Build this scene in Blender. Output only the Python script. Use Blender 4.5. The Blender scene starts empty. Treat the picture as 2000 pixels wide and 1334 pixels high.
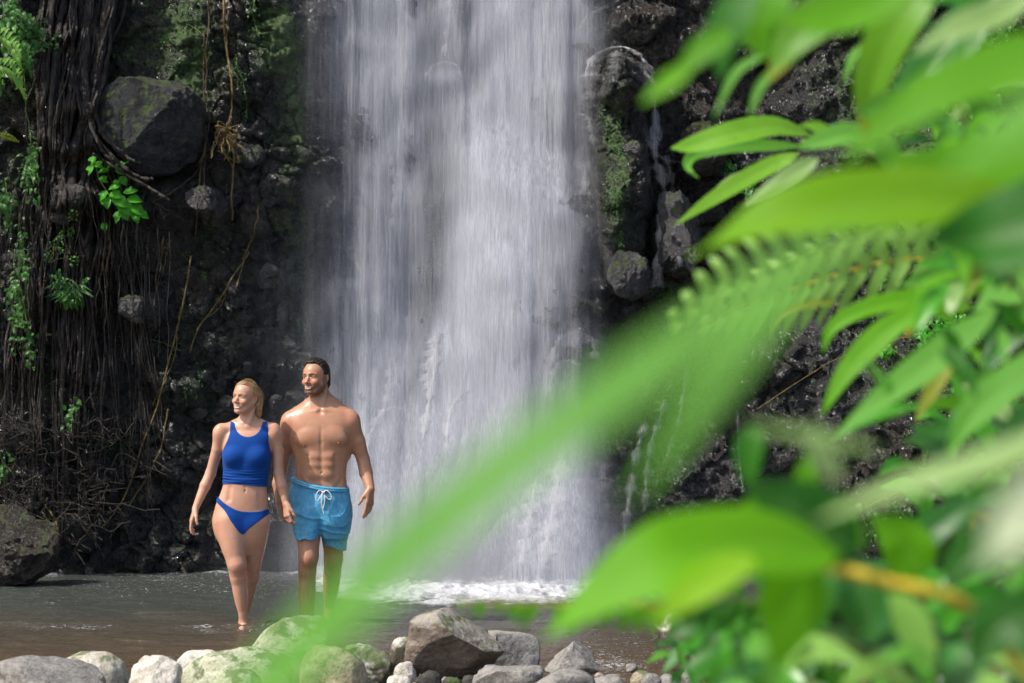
SUNY = -.27; SUN_E = 5.0; SKY_E = .20
import bpy, math, random
import numpy as np
from mathutils import Vector
C = bpy.context.scene.collection
F_PX = 4722.0          # focal length in pixels of a 2000 px wide frame (85 mm on 36 mm)
CX, CY, CAMZ = 1000.0, 772.0, 1.5
R = math.radians
random.seed(7)
RNG = np.random.default_rng(7)

def P(px, py, Y):
    """a point of the scene that stands Y metres away, given its direction"""
    return np.array([(px - CX) / F_PX * Y, Y, CAMZ - (py - CY) / F_PX * Y])

# ---------------------------------------------------------------- noise
def _hash(ix, iy, iz, seed):
    h = (ix.astype(np.int64) * 374761393 + iy.astype(np.int64) * 668265263 + iz.astype(np.int64) * 2147483647 + seed * 974634777) & 0xFFFFFFFF
    h = ((h ^ (h >> 13)) * 1274126177) & 0xFFFFFFFF
    h = ((h ^ (h >> 16)) * 2246822519) & 0xFFFFFFFF
    return ((h ^ (h >> 15)) & 0xFFFFFF) / float(0xFFFFFF)

def vnoise(x, y, z, seed=0):
    x, y, z = np.broadcast_arrays(x, y, z)
    ix, iy, iz = np.floor(x), np.floor(y), np.floor(z)
    fx, fy, fz = x - ix, y - iy, z - iz
    fx, fy, fz = [f * f * f * (f * (f * 6 - 15) + 10) for f in (fx, fy, fz)]
    r = 0
    for a in (0, 1):
        wx = fx if a else 1 - fx
        for b in (0, 1):
            wy = fy if b else 1 - fy
            for c in (0, 1):
                wz = fz if c else 1 - fz
                r = r + wx * wy * wz * _hash(ix + a, iy + b, iz + c, seed)
    return r * 2 - 1

def fbm(x, y, z, octv=4, seed=0, gain=.5, lac=2.03, ridged=False):
    s, a, n = 0, 1.0, 0.0
    for o in range(octv):
        v = vnoise(x, y, z, seed + o * 17)
        if ridged: v = 1 - 2 * np.abs(v)
        s = s + a * v; n += a; a *= gain
        x, y, z = x * lac + 3.1, y * lac + 1.7, z * lac + 5.3
    return s / n

def worley(x, y, z, seed=0):
    x, y, z = np.broadcast_arrays(x, y, z)
    ix, iy, iz = np.floor(x), np.floor(y), np.floor(z)
    f1 = np.full(x.shape, 9.0); f2 = np.full(x.shape, 9.0); cid = np.zeros(x.shape)
    for a in (-1, 0, 1):
        for b in (-1, 0, 1):
            for c in (-1, 0, 1):
                jx, jy, jz = ix + a, iy + b, iz + c
                dx = jx + _hash(jx, jy, jz, seed) - x
                dy = jy + _hash(jx, jy, jz, seed + 1) - y
                dz = jz + _hash(jx, jy, jz, seed + 2) - z
                d = np.sqrt(dx * dx + dy * dy + dz * dz)
                new = d < f1
                f2 = np.where(new, f1, np.minimum(f2, d))
                cid = np.where(new, _hash(jx, jy, jz, seed + 3), cid)
                f1 = np.where(new, d, f1)
    return f1, f2, cid

def sstep(a, b, x):
    t = np.clip((x - a) / (b - a), 0, 1); return t * t * (3 - 2 * t)

# ---------------------------------------------------------------- objects
def tag(o, label=None, cat=None, group=None, kind=None):
    if label: o['label'] = label
    if cat: o['category'] = cat
    if group: o['group'] = group
    if kind: o['kind'] = kind
    return o

def empty(name, loc, label, cat, group=None):
    o = bpy.data.objects.new(name, None); C.objects.link(o)
    o.location = [float(v) for v in loc]; o.empty_display_size = .1
    return tag(o, label, cat, group)

def mk(name, V, F, mat, parent=None, smooth=True, attrs=None, cols=None, origin=None):
    """one mesh object from arrays; world coordinates; origin moves the object's origin"""
    V = np.asarray(V, dtype=np.float32).reshape(-1, 3)
    me = bpy.data.meshes.new(name)
    if isinstance(F, np.ndarray):
        n, k = F.shape
        me.vertices.add(len(V)); me.loops.add(n * k); me.polygons.add(n)
    org = np.zeros(3) if origin is None else np.asarray(origin, dtype=float)
    if parent is not None:
        porg = np.array(parent.matrix_basis.translation) if parent.parent is None else np.zeros(3)
        if parent.parent is not None:
            p = parent
            while p is not None:
                porg = porg + np.array(p.location); p = p.parent
        org = porg
    V = V - org.astype(np.float32)
    if isinstance(F, np.ndarray):
        me.vertices.foreach_set('co', V.ravel())
        me.loops.foreach_set('vertex_index', F.astype(np.int32).ravel())
        me.polygons.foreach_set('loop_start', np.arange(0, n * k, k, dtype=np.int32))
        me.polygons.foreach_set('loop_total', np.full(n, k, dtype=np.int32))
    else:
        me.from_pydata([tuple(v) for v in V], [], [tuple(f) for f in F])
    me.update(calc_edges=True); me.validate()
    me.polygons.foreach_set('use_smooth', np.full(len(me.polygons), smooth))
    for k_, a in (attrs or {}).items():
        at = me.attributes.new(k_, 'FLOAT', 'POINT'); at.data.foreach_set('value', np.asarray(a, dtype=np.float32).ravel())
    for k_, a in (cols or {}).items():
        a = np.asarray(a, dtype=np.float32)
        if a.shape[1] == 3: a = np.hstack([a, np.ones((len(a), 1), np.float32)])
        at = me.attributes.new(k_, 'FLOAT_COLOR', 'POINT'); at.data.foreach_set('color', a.ravel())
    me.materials.append(mat)
    o = bpy.data.objects.new(name, me); C.objects.link(o)
    if parent is not None: o.parent = parent
    else: o.location = [float(v) for v in org]
    return o

def grid_faces(n, m, off=0):
    i = np.arange(n - 1)[:, None] * m + np.arange(m - 1)[None, :]
    i = i.ravel() + off
    return np.stack([i, i + 1, i + m + 1, i + m], 1)

def catmull(pts, n):
    p = np.asarray(pts, dtype=float)
    if len(p) == 2: 
        t = np.linspace(0, 1, n)[:, None]; return p[0] * (1 - t) + p[1] * t
    p = np.vstack([2 * p[0] - p[1], p, 2 * p[-1] - p[-2]])
    t = np.linspace(0, len(p) - 3 - 1e-6, n); i = t.astype(int); u = (t - i)[:, None]
    a, b, c, d = p[i], p[i + 1], p[i + 2], p[i + 3]
    return .5 * (2 * b + (c - a) * u + (2 * a - 5 * b + 4 * c - d) * u ** 2 + (3 * b - a - 3 * c + d) * u ** 3)

def tube_arr(pts, rad, seg=6, rough=0, seed=0):
    pts = np.asarray(pts, float); n = len(pts)
    rad = np.broadcast_to(np.asarray(rad, float), (n,)) if np.ndim(rad) else np.full(n, float(rad))
    t = np.gradient(pts, axis=0); t /= np.linalg.norm(t, axis=1)[:, None] + 1e-9
    ref = np.array([0.13, 1.0, 0.07]); s = np.cross(t, ref); s /= np.linalg.norm(s, axis=1)[:, None] + 1e-9
    b = np.cross(t, s)
    a = np.linspace(0, 2 * np.pi, seg, endpoint=False)
    rr = rad[:, None] * np.ones((1, seg))
    if rough:
        rr = rr * (1 + rough * vnoise(np.arange(n)[:, None] * .35, a[None] * 1.3, np.zeros((1, 1)) + seed * 7.7, seed))
    V = pts[:, None] + rr[..., None] * (np.cos(a)[None, :, None] * s[:, None] + np.sin(a)[None, :, None] * b[:, None])
    V = V.reshape(-1, 3)
    i = np.arange(n - 1)[:, None] * seg; j = np.arange(seg)[None]; j2 = (j + 1) % seg
    Fq = np.stack([i + j, i + j2, i + seg + j2, i + seg + j], -1).reshape(-1, 4)
    # caps: collapse with a centre vertex using degenerate-free triangles as quads is avoided; add end points
    V = np.vstack([V, pts[0], pts[-1]])
    return V, Fq, n, seg

def tube(name, pts, rad, mat, parent=None, seg=6, rough=0, seed=0):
    V, Fq, n, sg = tube_arr(pts, rad, seg, rough, seed)
    F = [tuple(f) for f in Fq]
    a, b = len(V) - 2, len(V) - 1
    for j in range(sg):
        F.append((a, (j + 1) % sg, j)); F.append((b, (n - 1) * sg + j, (n - 1) * sg + (j + 1) % sg))
    return mk(name, V, F, mat, parent)

class Bag:
    """collects quads of many small shapes that belong to one part"""
    def __init__(s): s.V = []; s.F = []; s.A = []; s.n = 0
    def add(s, V, F, A):
        s.V.append(V); s.F.append(F + s.n); s.A.append(A); s.n += len(V)
    def build(s, name, mat, parent=None):
        return mk(name, np.vstack(s.V), np.vstack(s.F), mat, parent, cols={'leaf': np.vstack(s.A)})

# ---------------------------------------------------------------- materials
class NT:
    def __init__(s, name):
        s.m = bpy.data.materials.new(name); s.m.use_nodes = True
        s.t = s.m.node_tree; s.t.nodes.clear(); s.out = s.n('ShaderNodeOutputMaterial')
    def n(s, typ, ins=None, **kw):
        nd = s.t.nodes.new(typ)
        for k, v in kw.items(): setattr(nd, k, v)
        for k, v in (ins or {}).items(): s.set(nd, k, v)
        return nd
    def set(s, nd, k, v):
        sk = nd.inputs[k]
        if isinstance(v, bpy.types.NodeSocket): s.t.links.new(v, sk)
        elif isinstance(v, bpy.types.Node): s.t.links.new(v.outputs[0], sk)
        else:
            if sk.type == 'RGBA' and len(v) == 3: v = (*v, 1)
            sk.default_value = v
    def math(s, op, a, b=0.0, c=0.0, clamp=False):
        nd = s.n('ShaderNodeMath', operation=op, use_clamp=clamp)
        s.set(nd, 0, a); s.set(nd, 1, b)
        if len(nd.inputs) > 2: s.set(nd, 2, c)
        return nd.outputs[0]
    def mix(s, f, a, b, typ='RGBA', blend='MIX'):
        nd = s.n('ShaderNodeMix', data_type=typ, blend_type=blend) if typ == 'RGBA' else s.n('ShaderNodeMix', data_type=typ)
        A, B, O = {'RGBA': (6, 7, 2), 'FLOAT': (2, 3, 0)}[typ]
        s.set(nd, 0, f); s.set(nd, A, a); s.set(nd, B, b)
        return nd.outputs[O]
    def ramp(s, f, stops, interp='LINEAR'):
        nd = s.n('ShaderNodeValToRGB'); e = nd.color_ramp; e.interpolation = interp
        while len(e.elements) < len(stops): e.elements.new(.5)
        for el, (p, c) in zip(e.elements, stops):
            el.position = p; el.color = (*c, 1) if hasattr(c, '__len__') else (c, c, c, 1)
        s.set(nd, 0, f); return nd.outputs[0]
    def noise(s, vec, scale, detail=4, rough=.55, out=0, dist=0):
        nd = s.n('ShaderNodeTexNoise', {'Scale': scale, 'Detail': detail, 'Roughness': rough, 'Distortion': dist})
        s.set(nd, 'Vector', vec); return nd.outputs[out]
    def pos(s, scale=(1, 1, 1), loc=(0, 0, 0)):
        g = s.n('ShaderNodeNewGeometry')
        mp = s.n('ShaderNodeMapping'); s.set(mp, 0, g.outputs['Position']); s.set(mp, 'Scale', scale); s.set(mp, 'Location', loc)
        return mp.outputs[0]
    def attr(s, name, out='Fac'):
        return s.n('ShaderNodeAttribute', attribute_name=name).outputs[out]
    def bump(s, h, strength=.5, dist=.02, normal=None):
        b = s.n('ShaderNodeBump', {'Strength': strength, 'Distance': dist}); s.set(b, 'Height', h)
        if normal is not None: s.set(b, 'Normal', normal)
        return b.outputs[0]
    def bsdf(s, **kw):
        b = s.n('ShaderNodeBsdfPrincipled')
        for k, v in kw.items(): s.set(b, k.replace('_', ' '), v)
        return b.outputs[0]
    def end(s, sh):
        s.t.links.new(sh, s.out.inputs[0]); return s.m
    def shmix(s, f, a, b):
        nd = s.n('ShaderNodeMixShader'); s.set(nd, 0, f); s.set(nd, 1, a); s.set(nd, 2, b); return nd.outputs[0]
# ---------------------------------------------------------------- camera, sun, sky
cam = bpy.data.cameras.new('camera'); co = bpy.data.objects.new('camera', cam); C.objects.link(co)
bpy.context.scene.camera = co
co.location = (0, 0, CAMZ); co.rotation_euler = (R(90), 0, 0)
cam.sensor_width = 36; cam.lens = 85; cam.shift_y = (CY - 667) / 2000
cam.clip_start = .05; cam.clip_end = 1500
cam.dof.use_dof = True; cam.dof.focus_distance = 15.8; cam.dof.aperture_fstop = 4.0
cam.dof.aperture_blades = 9
sc = bpy.context.scene
sc.view_settings.view_transform = 'Standard'; sc.view_settings.look = 'None'; sc.view_settings.exposure = 0
sc.cycles.use_denoising = True
sc.cycles.max_bounces = 8; sc.cycles.transparent_max_bounces = 24; sc.cycles.transmission_bounces = 4
sc.cycles.sample_clamp_indirect = 6
SUN = Vector((-.60, SUNY, .79)).normalized()
sd = bpy.data.lights.new('sun', 'SUN'); sd.energy = SUN_E; sd.angle = R(.6); sd.color = (1, .94, .85)
so = bpy.data.objects.new('sun', sd); C.objects.link(so); so.location = (-6, 8, 14)
so.rotation_euler = SUN.to_track_quat('Z', 'Y').to_euler()
w = bpy.data.worlds.new('World'); sc.world = w; w.use_nodes = True
nt = w.node_tree; bg = nt.nodes['Background']; sky = nt.nodes.new('ShaderNodeTexSky')
sky.sky_type = 'NISHITA'; sky.sun_disc = False
sky.sun_elevation = math.asin(SUN.z); sky.sun_rotation = math.atan2(SUN.x, SUN.y)
sky.air_density = 1.0; sky.dust_density = 2.5; sky.ozone_density = .6
nt.links.new(sky.outputs[0], bg.inputs[0]); bg.inputs[1].default_value = SKY_E
# ---------------------------------------------------------------- cliff
def warp_axis(lo, f0, f1, hi, h, hc):
    a = np.arange(f0, f1, h)
    l = f0 - np.cumsum(np.geomspace(h, hc, 60)); l = l[l > lo][::-1]
    r = f1 + np.cumsum(np.geomspace(h, hc, 60)); r = r[r < hi]
    return np.concatenate([[lo], l, a, r, [hi]])

def blob(x, z, px, py, rx, ry, D=20.0):
    c = P(px, py, D); rx, ry = rx * D / F_PX, ry * D / F_PX
    return np.sqrt(((x - c[0]) / rx) ** 2 + ((z - c[2]) / ry) ** 2)

def dome(x, z, px, py, rx, ry, p=1.0):
    d = blob(x, z, px, py, rx, ry); return np.sqrt(np.clip(1 - d * d, 0, 1)) ** p

def cliff_macro(x, z, domes=True):
    y = 20.45 + .10 * z + 0 * x - .05 * np.maximum(z - 6.0, 0)
    y = y - .9 * sstep(1.4, 4.2, x) - 3.5 * sstep(4.4, 11, x)          # right flank comes forward
    y = y - .30 * sstep(-3.0, -4.4, x) - 1.2 * sstep(-5.5, -12, x)      # left flank
    y = y + .35 * np.exp(-((x + .75) / 1.2) ** 2)                       # recess behind the fall
    y = y - .38 * sstep(.35, -.35, z - 3.5 + .3 * np.sin(x * 2.1)) * sstep(-.9, .2, x) * sstep(1.3, .5, x)
    y = y - .55 * sstep(1.6, .1, z) * np.exp(-((x - .25) / 1.0) ** 2)   # talus under the fall
    # pillar under the domed ledge to the right of the fall
    if not domes: return y
    y = y - .55 * dome(x, z, 1220, 330, 58, 245, .7) - .45 * dome(x, z, 1215, 140, 62, 55, .8)
    y = y - .42 * dome(x, z, 1330, 455, 50, 85, .6) - .30 * dome(x, z, 1228, 535, 48, 45)
    y = y - .1 * dome(x, z, 860, 670, 40, 40) - .2 * dome(x, z, 1120, 690, 50, 60)
    y = y - .15 * dome(x, z, 1105, 930, 50, 60)
    y = y - .35 * dome(x, z, 130, 385, 60, 40) - .3 * dome(x, z, 262, 602, 40, 36) - .25 * dome(x, z, 390, 390, 42, 38)
    return y

def cliff_y(x, z):
    x = np.asarray(x, float); z = np.asarray(z, float)
    y = cliff_macro(x, z)
    y = y - .26 * fbm(x * .9, z * .9 + 3, y * 0 + .5, 3, 11)
    f1, f2, cid = worley(x * 2.6 + .25 * vnoise(x * 3, z * 3, 0 * x, 5), z * 3.0, 0 * x + .5, 21)
    fm = 1 - .70 * np.exp(-((x + .40) / 1.0) ** 4) * sstep(7, 5.5, z)
    y = y - .26 * fm * np.sqrt(np.clip(1 - f1 * 1.15, 0, 1)) * (cid - .15)
    f1, f2, cid = worley(x * 6.3 + .4 * vnoise(x * 5, z * 5, 0 * x, 6), z * 6.6, 0 * x + .5, 31)
    rough = .5 + .5 * sstep(-.2, .4, vnoise(x * .8, z * .8, 0 * x, 77))
    y = y - .12 * fm * rough * np.sqrt(np.clip(1 - f1 * 1.2, 0, 1)) * (.3 + cid)
    y = y - .05 * fbm(x * 7, z * 6, 0 * x + 9, 4, 41, ridged=True, gain=.6)
    return y

CG = {}
def build_cliff():
    xs = warp_axis(-14, -5.2, 5.2, 14, .0125, .5)
    zs = warp_axis(-1.2, -.15, 5.0, 16, .0125, .5)
    X, Z = np.meshgrid(xs, zs, indexing='ij')
    Y = cliff_y(X, Z)
    CG['x'], CG['z'], CG['y'] = xs, zs, Y.copy()
    fx, fz = X + .10 * fbm(X * 3, Z * 3, 0 * X, 3, 95), Z + .10 * fbm(X * 3, Z * 3, 0 * X, 3, 96)
    g1, g2, gc = worley(fx * 4.2, fz * 4.8, 0 * X + .5, 97)
    msk = sstep(-.25, .35, vnoise(X * 1.3, Z * 1.3, 0 * X, 98))
    Y = Y + .055 * msk * sstep(.11, .0, g2 - g1) + (gc - .5) * .12 * (.5 + .5 * np.sin(fx * 9 * (gc - .5) + fz * 7))
    CG['y'] = Y.copy()
    # overhangs: push sideways / vertically as well
    X2 = X + .035 * fbm(X * 4, Z * 4, 0 * X + 2, 3, 51) + .010 * vnoise(X * 17, Z * 17, 0 * X, 52)
    Z2 = Z + .045 * fbm(X * 4, Z * 4, 0 * X + 7, 3, 53) + .012 * vnoise(X * 15, Z * 15, 0 * X, 54)
    Y = Y - .030 * fbm(X * 20, Z * 16, 0 * X + 4, 3, 61, gain=.7, ridged=True) - .03 * (worley(X * 14, Z * 12, 0 * X + .5, 91)[2] - .5)
    def g(px, py, rx, ry, s=1.0):
        return s * np.exp(-blob(X, Z, px, py, rx, ry) ** 2)
    moss = (g(300, 90, 120, 130, .9) + g(360, 120, 60, 150, .6) + g(520, 30, 50, 80, 1.0) + g(560, 150, 40, 120, .7)
            + g(560, 420, 50, 220, .5) + g(400, 560, 60, 160, .35) + g(1205, 250, 30, 130, .5) + g(1210, 420, 30, 120, .5)
            + g(1390, 650, 60, 120, .8) + g(1300, 700, 70, 200, .8) + g(1760, 250, 150, 220, .9) + g(1800, 800, 160, 160, .8)
            + g(1550, 60, 90, 60, .2) + g(30, 250, 70, 300, .6) + g(150, 520, 60, 90, .5) + g(680, 540, 40, 110, .5)
            + g(600, 620, 40, 120, .4) + g(1230, 900, 100, 140, .4) + g(60, 700, 90, 240, .35) + .10)
    moss = moss * (.8 + .6 * fbm(X * 2.2, Z * 1.6, 0 * X, 3, 71))
    V = np.stack([X2, Y, Z2], -1).reshape(-1, 3)
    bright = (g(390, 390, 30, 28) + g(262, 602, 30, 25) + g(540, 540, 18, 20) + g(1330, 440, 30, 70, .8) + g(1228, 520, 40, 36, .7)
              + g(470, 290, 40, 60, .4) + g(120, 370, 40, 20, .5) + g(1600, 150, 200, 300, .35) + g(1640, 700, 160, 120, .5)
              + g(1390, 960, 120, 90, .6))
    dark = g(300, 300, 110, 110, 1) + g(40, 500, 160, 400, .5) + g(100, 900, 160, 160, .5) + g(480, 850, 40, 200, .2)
    F = grid_faces(len(xs), len(zs))
    m = NT('wet_basalt'); p = m.pos()
    big = m.noise(p, 1.3, 5, .6); fine = m.noise(p, 26, 6, .65); mid = m.noise(p, 7, 5, .6)
    ps = m.pos((9, 9, 1.6)); strk = m.noise(ps, 2.2, 5, .6)
    base = m.ramp(mid, [(.3, (.005, .005, .005)), (.5, (.020, .019, .018)), (.62, (.050, .047, .044)), (.78, (.105, .097, .092))])
    warm = m.mix(m.ramp(big, [(.46, 0), (.60, 1)]), base, m.mix(.6, base, (.060, .042, .026)))
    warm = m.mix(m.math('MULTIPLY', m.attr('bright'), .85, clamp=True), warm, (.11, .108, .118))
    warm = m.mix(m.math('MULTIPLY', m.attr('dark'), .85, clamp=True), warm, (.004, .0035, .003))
    col = m.mix(m.ramp(strk, [(.35, .0), (.65, .55)]), warm, m.mix(.5, warm, (.012, .012, .015)))
    vor = m.n('ShaderNodeTexVoronoi', {'Scale': 34.0}); m.set(vor, 'Vector', p)
    mossn = m.math('ADD', m.noise(p, 9, 6, .7), m.math('MULTIPLY', vor.outputs[0], -.2))
    mm = m.math('MULTIPLY', m.attr('moss'), .42)
    mmask = m.ramp(m.math('ADD', mossn, mm), [(.60, 0), (.74, 1)])
    mcol = m.ramp(m.noise(p, 30, 4, .6), [(.3, (.015, .034, .004)), (.55, (.06, .14, .012)), (.75, (.13, .25, .02))])
    gmask = m.ramp(m.math('ADD', m.noise(m.pos(loc=(5, 2, 1)), 3, 4, .6), m.math('MULTIPLY', m.attr('moss'), .3)), [(.52, 0), (.8, .8)])
    col = m.mix(gmask, col, (.018, .034, .012))
    col = m.mix(mmask, col, mcol)
    h = m.math('ADD', m.math('MULTIPLY', fine, .9), m.math('MULTIPLY', m.noise(p, 75, 4, .7), .5))
    h = m.math('ADD', h, m.math('MULTIPLY', m.noise(p, 9, 5, .65), .6))
    h = m.math('ADD', h, m.math('MULTIPLY', mmask, .15))
    rough = m.mix(mmask, m.ramp(m.noise(p, 12, 3, .6), [(.35, .10), (.7, .36)]), .85, 'FLOAT')
    m.end(m.bsdf(Base_Color=col, Roughness=rough, Specular_IOR_Level=1.0, Normal=m.bump(h, 1.0, .075)))
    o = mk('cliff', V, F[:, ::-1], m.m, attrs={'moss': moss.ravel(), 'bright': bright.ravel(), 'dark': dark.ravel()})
    tag(o, 'dark wet basalt cliff behind the waterfall with green moss patches', 'cliff', kind='structure')
build_cliff()

def look(x, z):
    xs, zs, Y = CG['x'], CG['z'], CG['y']
    i = min(max(int(np.searchsorted(xs, x)) - 1, 0), len(xs) - 2); j = min(max(int(np.searchsorted(zs, z)) - 1, 0), len(zs) - 2)
    u = min(max((x - xs[i]) / (xs[i + 1] - xs[i]), 0), 1); v = min(max((z - zs[j]) / (zs[j + 1] - zs[j]), 0), 1)
    return float((Y[i, j] * (1 - u) + Y[i + 1, j] * u) * (1 - v) + (Y[i, j + 1] * (1 - u) + Y[i + 1, j + 1] * u) * v)
# smoothed lookup for things that lean on the cliff
def cy(px, py, off=.1):
    """depth of the rock face seen in direction px,py minus an offset"""
    D = 20.3
    for _ in range(3):
        p = P(px, py, D); D = look(p[0], p[2])
    return D - off
def onc(px, py, off=.1):
    return P(px, py, cy(px, py, off))
def cys(px, py, off=.1, n=7, r=12):
    return min(cy(px + dx, py + dy, off) for dx in (-r, 0, r) for dy in (-r, 0, r))
# ---------------------------------------------------------------- pool, bed
def terrain():
    xs = warp_axis(-300, -7, 7, 300, .09, 60); ys = warp_axis(-60, 8.5, 22, 400, .09, 60)
    X, Y = np.meshgrid(xs, ys, indexing='ij')
    shore = 12.6 + .25 * vnoise(X * .8, 0 * X, 0 * X, 3) + .6 * sstep(1.6, 3.2, X) + 5.5 * sstep(3.2, 6.0, X) * 1.0
    Z = -.16 + .20 * sstep(.5, -.9, Y - shore) + .12 * sstep(0, -10, Y - shore)
    Z = Z + .02 * fbm(X * 2, Y * 2, 0 * X, 4, 9) * sstep(40, 10, np.abs(X)) 
    Z = Z + .9 * sstep(2.6, 7, X) * sstep(24, 8, Y)
    m = NT('gravel_bed'); p = m.pos()
    v = m.n('ShaderNodeTexVoronoi', {'Scale': 17.0}); m.set(v, 'Vector', p)
    v2 = m.n('ShaderNodeTexVoronoi', {'Scale': 46.0}); m.set(v2, 'Vector', p)
    col = m.mix(m.noise(p, 3, 4), m.mix(.6, v.outputs[1], (.10, .075, .05), blend='MIX'), (.07, .05, .035))
    hs = m.n('ShaderNodeHueSaturation', {'Saturation': .25, 'Value': .42}); m.set(hs, 'Color', col)
    c2 = m.mix(.75, hs.outputs[0], (.16, .115, .075))
    h = m.math('ADD', m.math('MULTIPLY', v.outputs[0], -1.0), m.math('MULTIPLY', v2.outputs[0], -.4))
    m.end(m.bsdf(Base_Color=c2, Roughness=.7, Normal=m.bump(h, .8, .03)))
    o = mk('riverbed', np.stack([X, Y, Z], -1).reshape(-1, 3), grid_faces(len(xs), len(ys)), m.m)
    tag(o, 'brown gravel stream bed and stony bank', 'ground', kind='structure')
terrain()

def foam_density(X, Y):
    px = CX + X / Y * F_PX
    base = 18.9 - .45 * np.exp(-((px - 930) / 220) ** 2)
    f = sstep(base - 1.7, base - .1, Y + .55 * fbm(X * 1.9, Y * 2.2, 0 * X, 4, 5))
    f = f * sstep(520, 700, px) * sstep(1330, 1130, px)
    edge = .40 * np.exp(-((Y - 20.0) / .55) ** 2) * sstep(1300, 1100, px) * sstep(-.25, .5, fbm(X * 1.8, Y * 3.5, 0 * X, 4, 15) + .15 * sstep(100, 500, px))
    return np.clip(f + edge, 0, 1)

def pool():
    xs = warp_axis(-13, -5.2, 5.2, 13, .016, .5)
    ys = np.concatenate([np.arange(10.5, 21.8, .022)])
    X, Y = np.meshgrid(xs, ys, indexing='ij')
    fd = foam_density(X, Y)
    near = sstep(19.5, 16.5, Y)
    Z = .020 * fbm(X * 1.5 + .4 * Y, Y * 2.8, 0 * X, 4, 201) + .016 * fbm(X * 4, Y * 8, 0 * X, 4, 202, gain=.65)
    d1 = np.hypot(X - .0, Y - 18.8)
    Z = Z + .006 * np.sin(d1 * 9 + 2 * vnoise(X, Y, 0 * X, 8)) * np.exp(-((d1 - 1.5) / 2.5) ** 2)
    # small standing ripple lines across the stream
    for (y0, a, s) in ((15.35, .020, .07), (13.45, .013, .06), (14.5, .010, .05), (16.9, .014, .07), (15.9, .008, .05), (13.0, .012, .05)):
        yy = y0 + .22 * vnoise(X * .9, 0 * X + y0, 0 * X, 33)
        Z = Z + a * np.exp(-((Y - yy) / s) ** 2) * sstep(-.1, .5, vnoise(X * 1.7, 0 * X + 3 * y0, 0 * X, 35))
    for fx, fy in ((-1.78, 15.55), (-1.70, 15.78), (-1.32, 15.8)):
        d = np.hypot(X - fx, Y - fy); Z = Z + .012 * np.cos(d * 42) * np.exp(-(d / .30) ** 2)
    Z = Z + fd * (.035 + .05 * fbm(X * 7, Y * 7, 0 * X, 4, 205, ridged=True))
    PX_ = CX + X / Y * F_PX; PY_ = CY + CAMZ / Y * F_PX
    glint_paint = np.exp(-((PX_ - 420) / 110) ** 2 - ((PY_ - 1290) / 16) ** 2) + np.exp(-((PX_ - 1190) / 110) ** 2 - ((PY_ - 1298) / 18) ** 2) + .45 * np.exp(-((PX_ - 730) / 60) ** 2 - ((PY_ - 1265) / 20) ** 2) + .35 * np.exp(-((PX_ - 1180) / 150) ** 2 - ((PY_ - 1255) / 25) ** 2)  # mask for white flecks painted on the water as sun glints
    glint_paint = glint_paint + .75 * np.exp(-((PY_ - 1222) / 4) ** 2) * sstep(520, 440, PX_) * sstep(-.2, .5, vnoise(X * 2.5, Y * 0, 0 * X, 301)) + .40 * sstep(1215, 1130, PY_)
    glint_paint = glint_paint + .5 * np.exp(-((np.hypot((X + 1.76) / 1.6, Y - 15.6) - .17) / .07) ** 2) + .5 * np.exp(-((np.hypot((X + 1.3) / 1.6, Y - 15.85) - .2) / .08) ** 2)
    glint_paint = glint_paint + .42 * sstep(.35, .75, fbm(X * 1.4, Y * 4.5, 0 * X, 3, 311)) * sstep(1320, 1180, PY_)
    crest = (sstep(.010, .022, Z) * .8 * sstep(-.3, .5, vnoise(X * 2.2, Y * 2.2, 0 * X, 208)))  # wave crests whitened in colour to stand in for glints
    m = NT('stream_water'); p = m.pos()
    fine = m.noise(m.pos((1, 1.8, 1)), 22, 4, .6); f2 = m.noise(m.pos((1, 2.4, 1)), 60, 3, .6)
    h = m.math('ADD', fine, m.math('MULTIPLY', f2, .45))
    nrm = m.bump(h, .8, .022)
    brown = m.mix(m.noise(p, 1.1, 4), (.065, .048, .032), (.15, .105, .064))
    g = m.n('ShaderNodeNewGeometry'); sx = m.n('ShaderNodeSeparateXYZ'); m.set(sx, 0, g.outputs['Position'])
    far = m.ramp(m.math('DIVIDE', m.math('SUBTRACT', sx.outputs[1], 12.0), 7.0), [(.2, 0), (.75, 1)])
    wcol = m.mix(far, brown, (.058, .064, .056))
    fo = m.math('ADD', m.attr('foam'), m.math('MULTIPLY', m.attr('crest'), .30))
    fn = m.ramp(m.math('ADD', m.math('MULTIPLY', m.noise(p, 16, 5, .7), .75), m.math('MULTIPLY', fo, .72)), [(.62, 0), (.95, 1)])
    sn = m.ramp(m.math('ADD', m.noise(m.pos((1, 2.2, 1)), 34, 3, .7), m.math('MULTIPLY', m.attr('glint_paint'), .16)), [(.70, 0), (.74, 1)])
    fn = m.math('MAXIMUM', fn, m.math('MULTIPLY', sn, .9))  # painted glints use the same white as the real foam
    body = m.bsdf(Base_Color=wcol, Roughness=.07, IOR=1.33, Specular_IOR_Level=.5, Normal=nrm,
                  Alpha=m.mix(far, .80, .97, 'FLOAT'))
    foam = m.bsdf(Base_Color=(.50, .51, .53), Roughness=.6, Normal=m.bump(m.noise(p, 40, 4), .6, .02))
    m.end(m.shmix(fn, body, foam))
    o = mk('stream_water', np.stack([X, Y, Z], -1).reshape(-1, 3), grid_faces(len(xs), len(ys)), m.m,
           attrs={'foam': fd.ravel(), 'crest': crest.ravel(), 'glint_paint': np.clip(glint_paint, 0, 1.2).ravel()})
    tag(o, 'shallow brown rippling stream below the waterfall', 'water', kind='structure')
pool()

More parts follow.
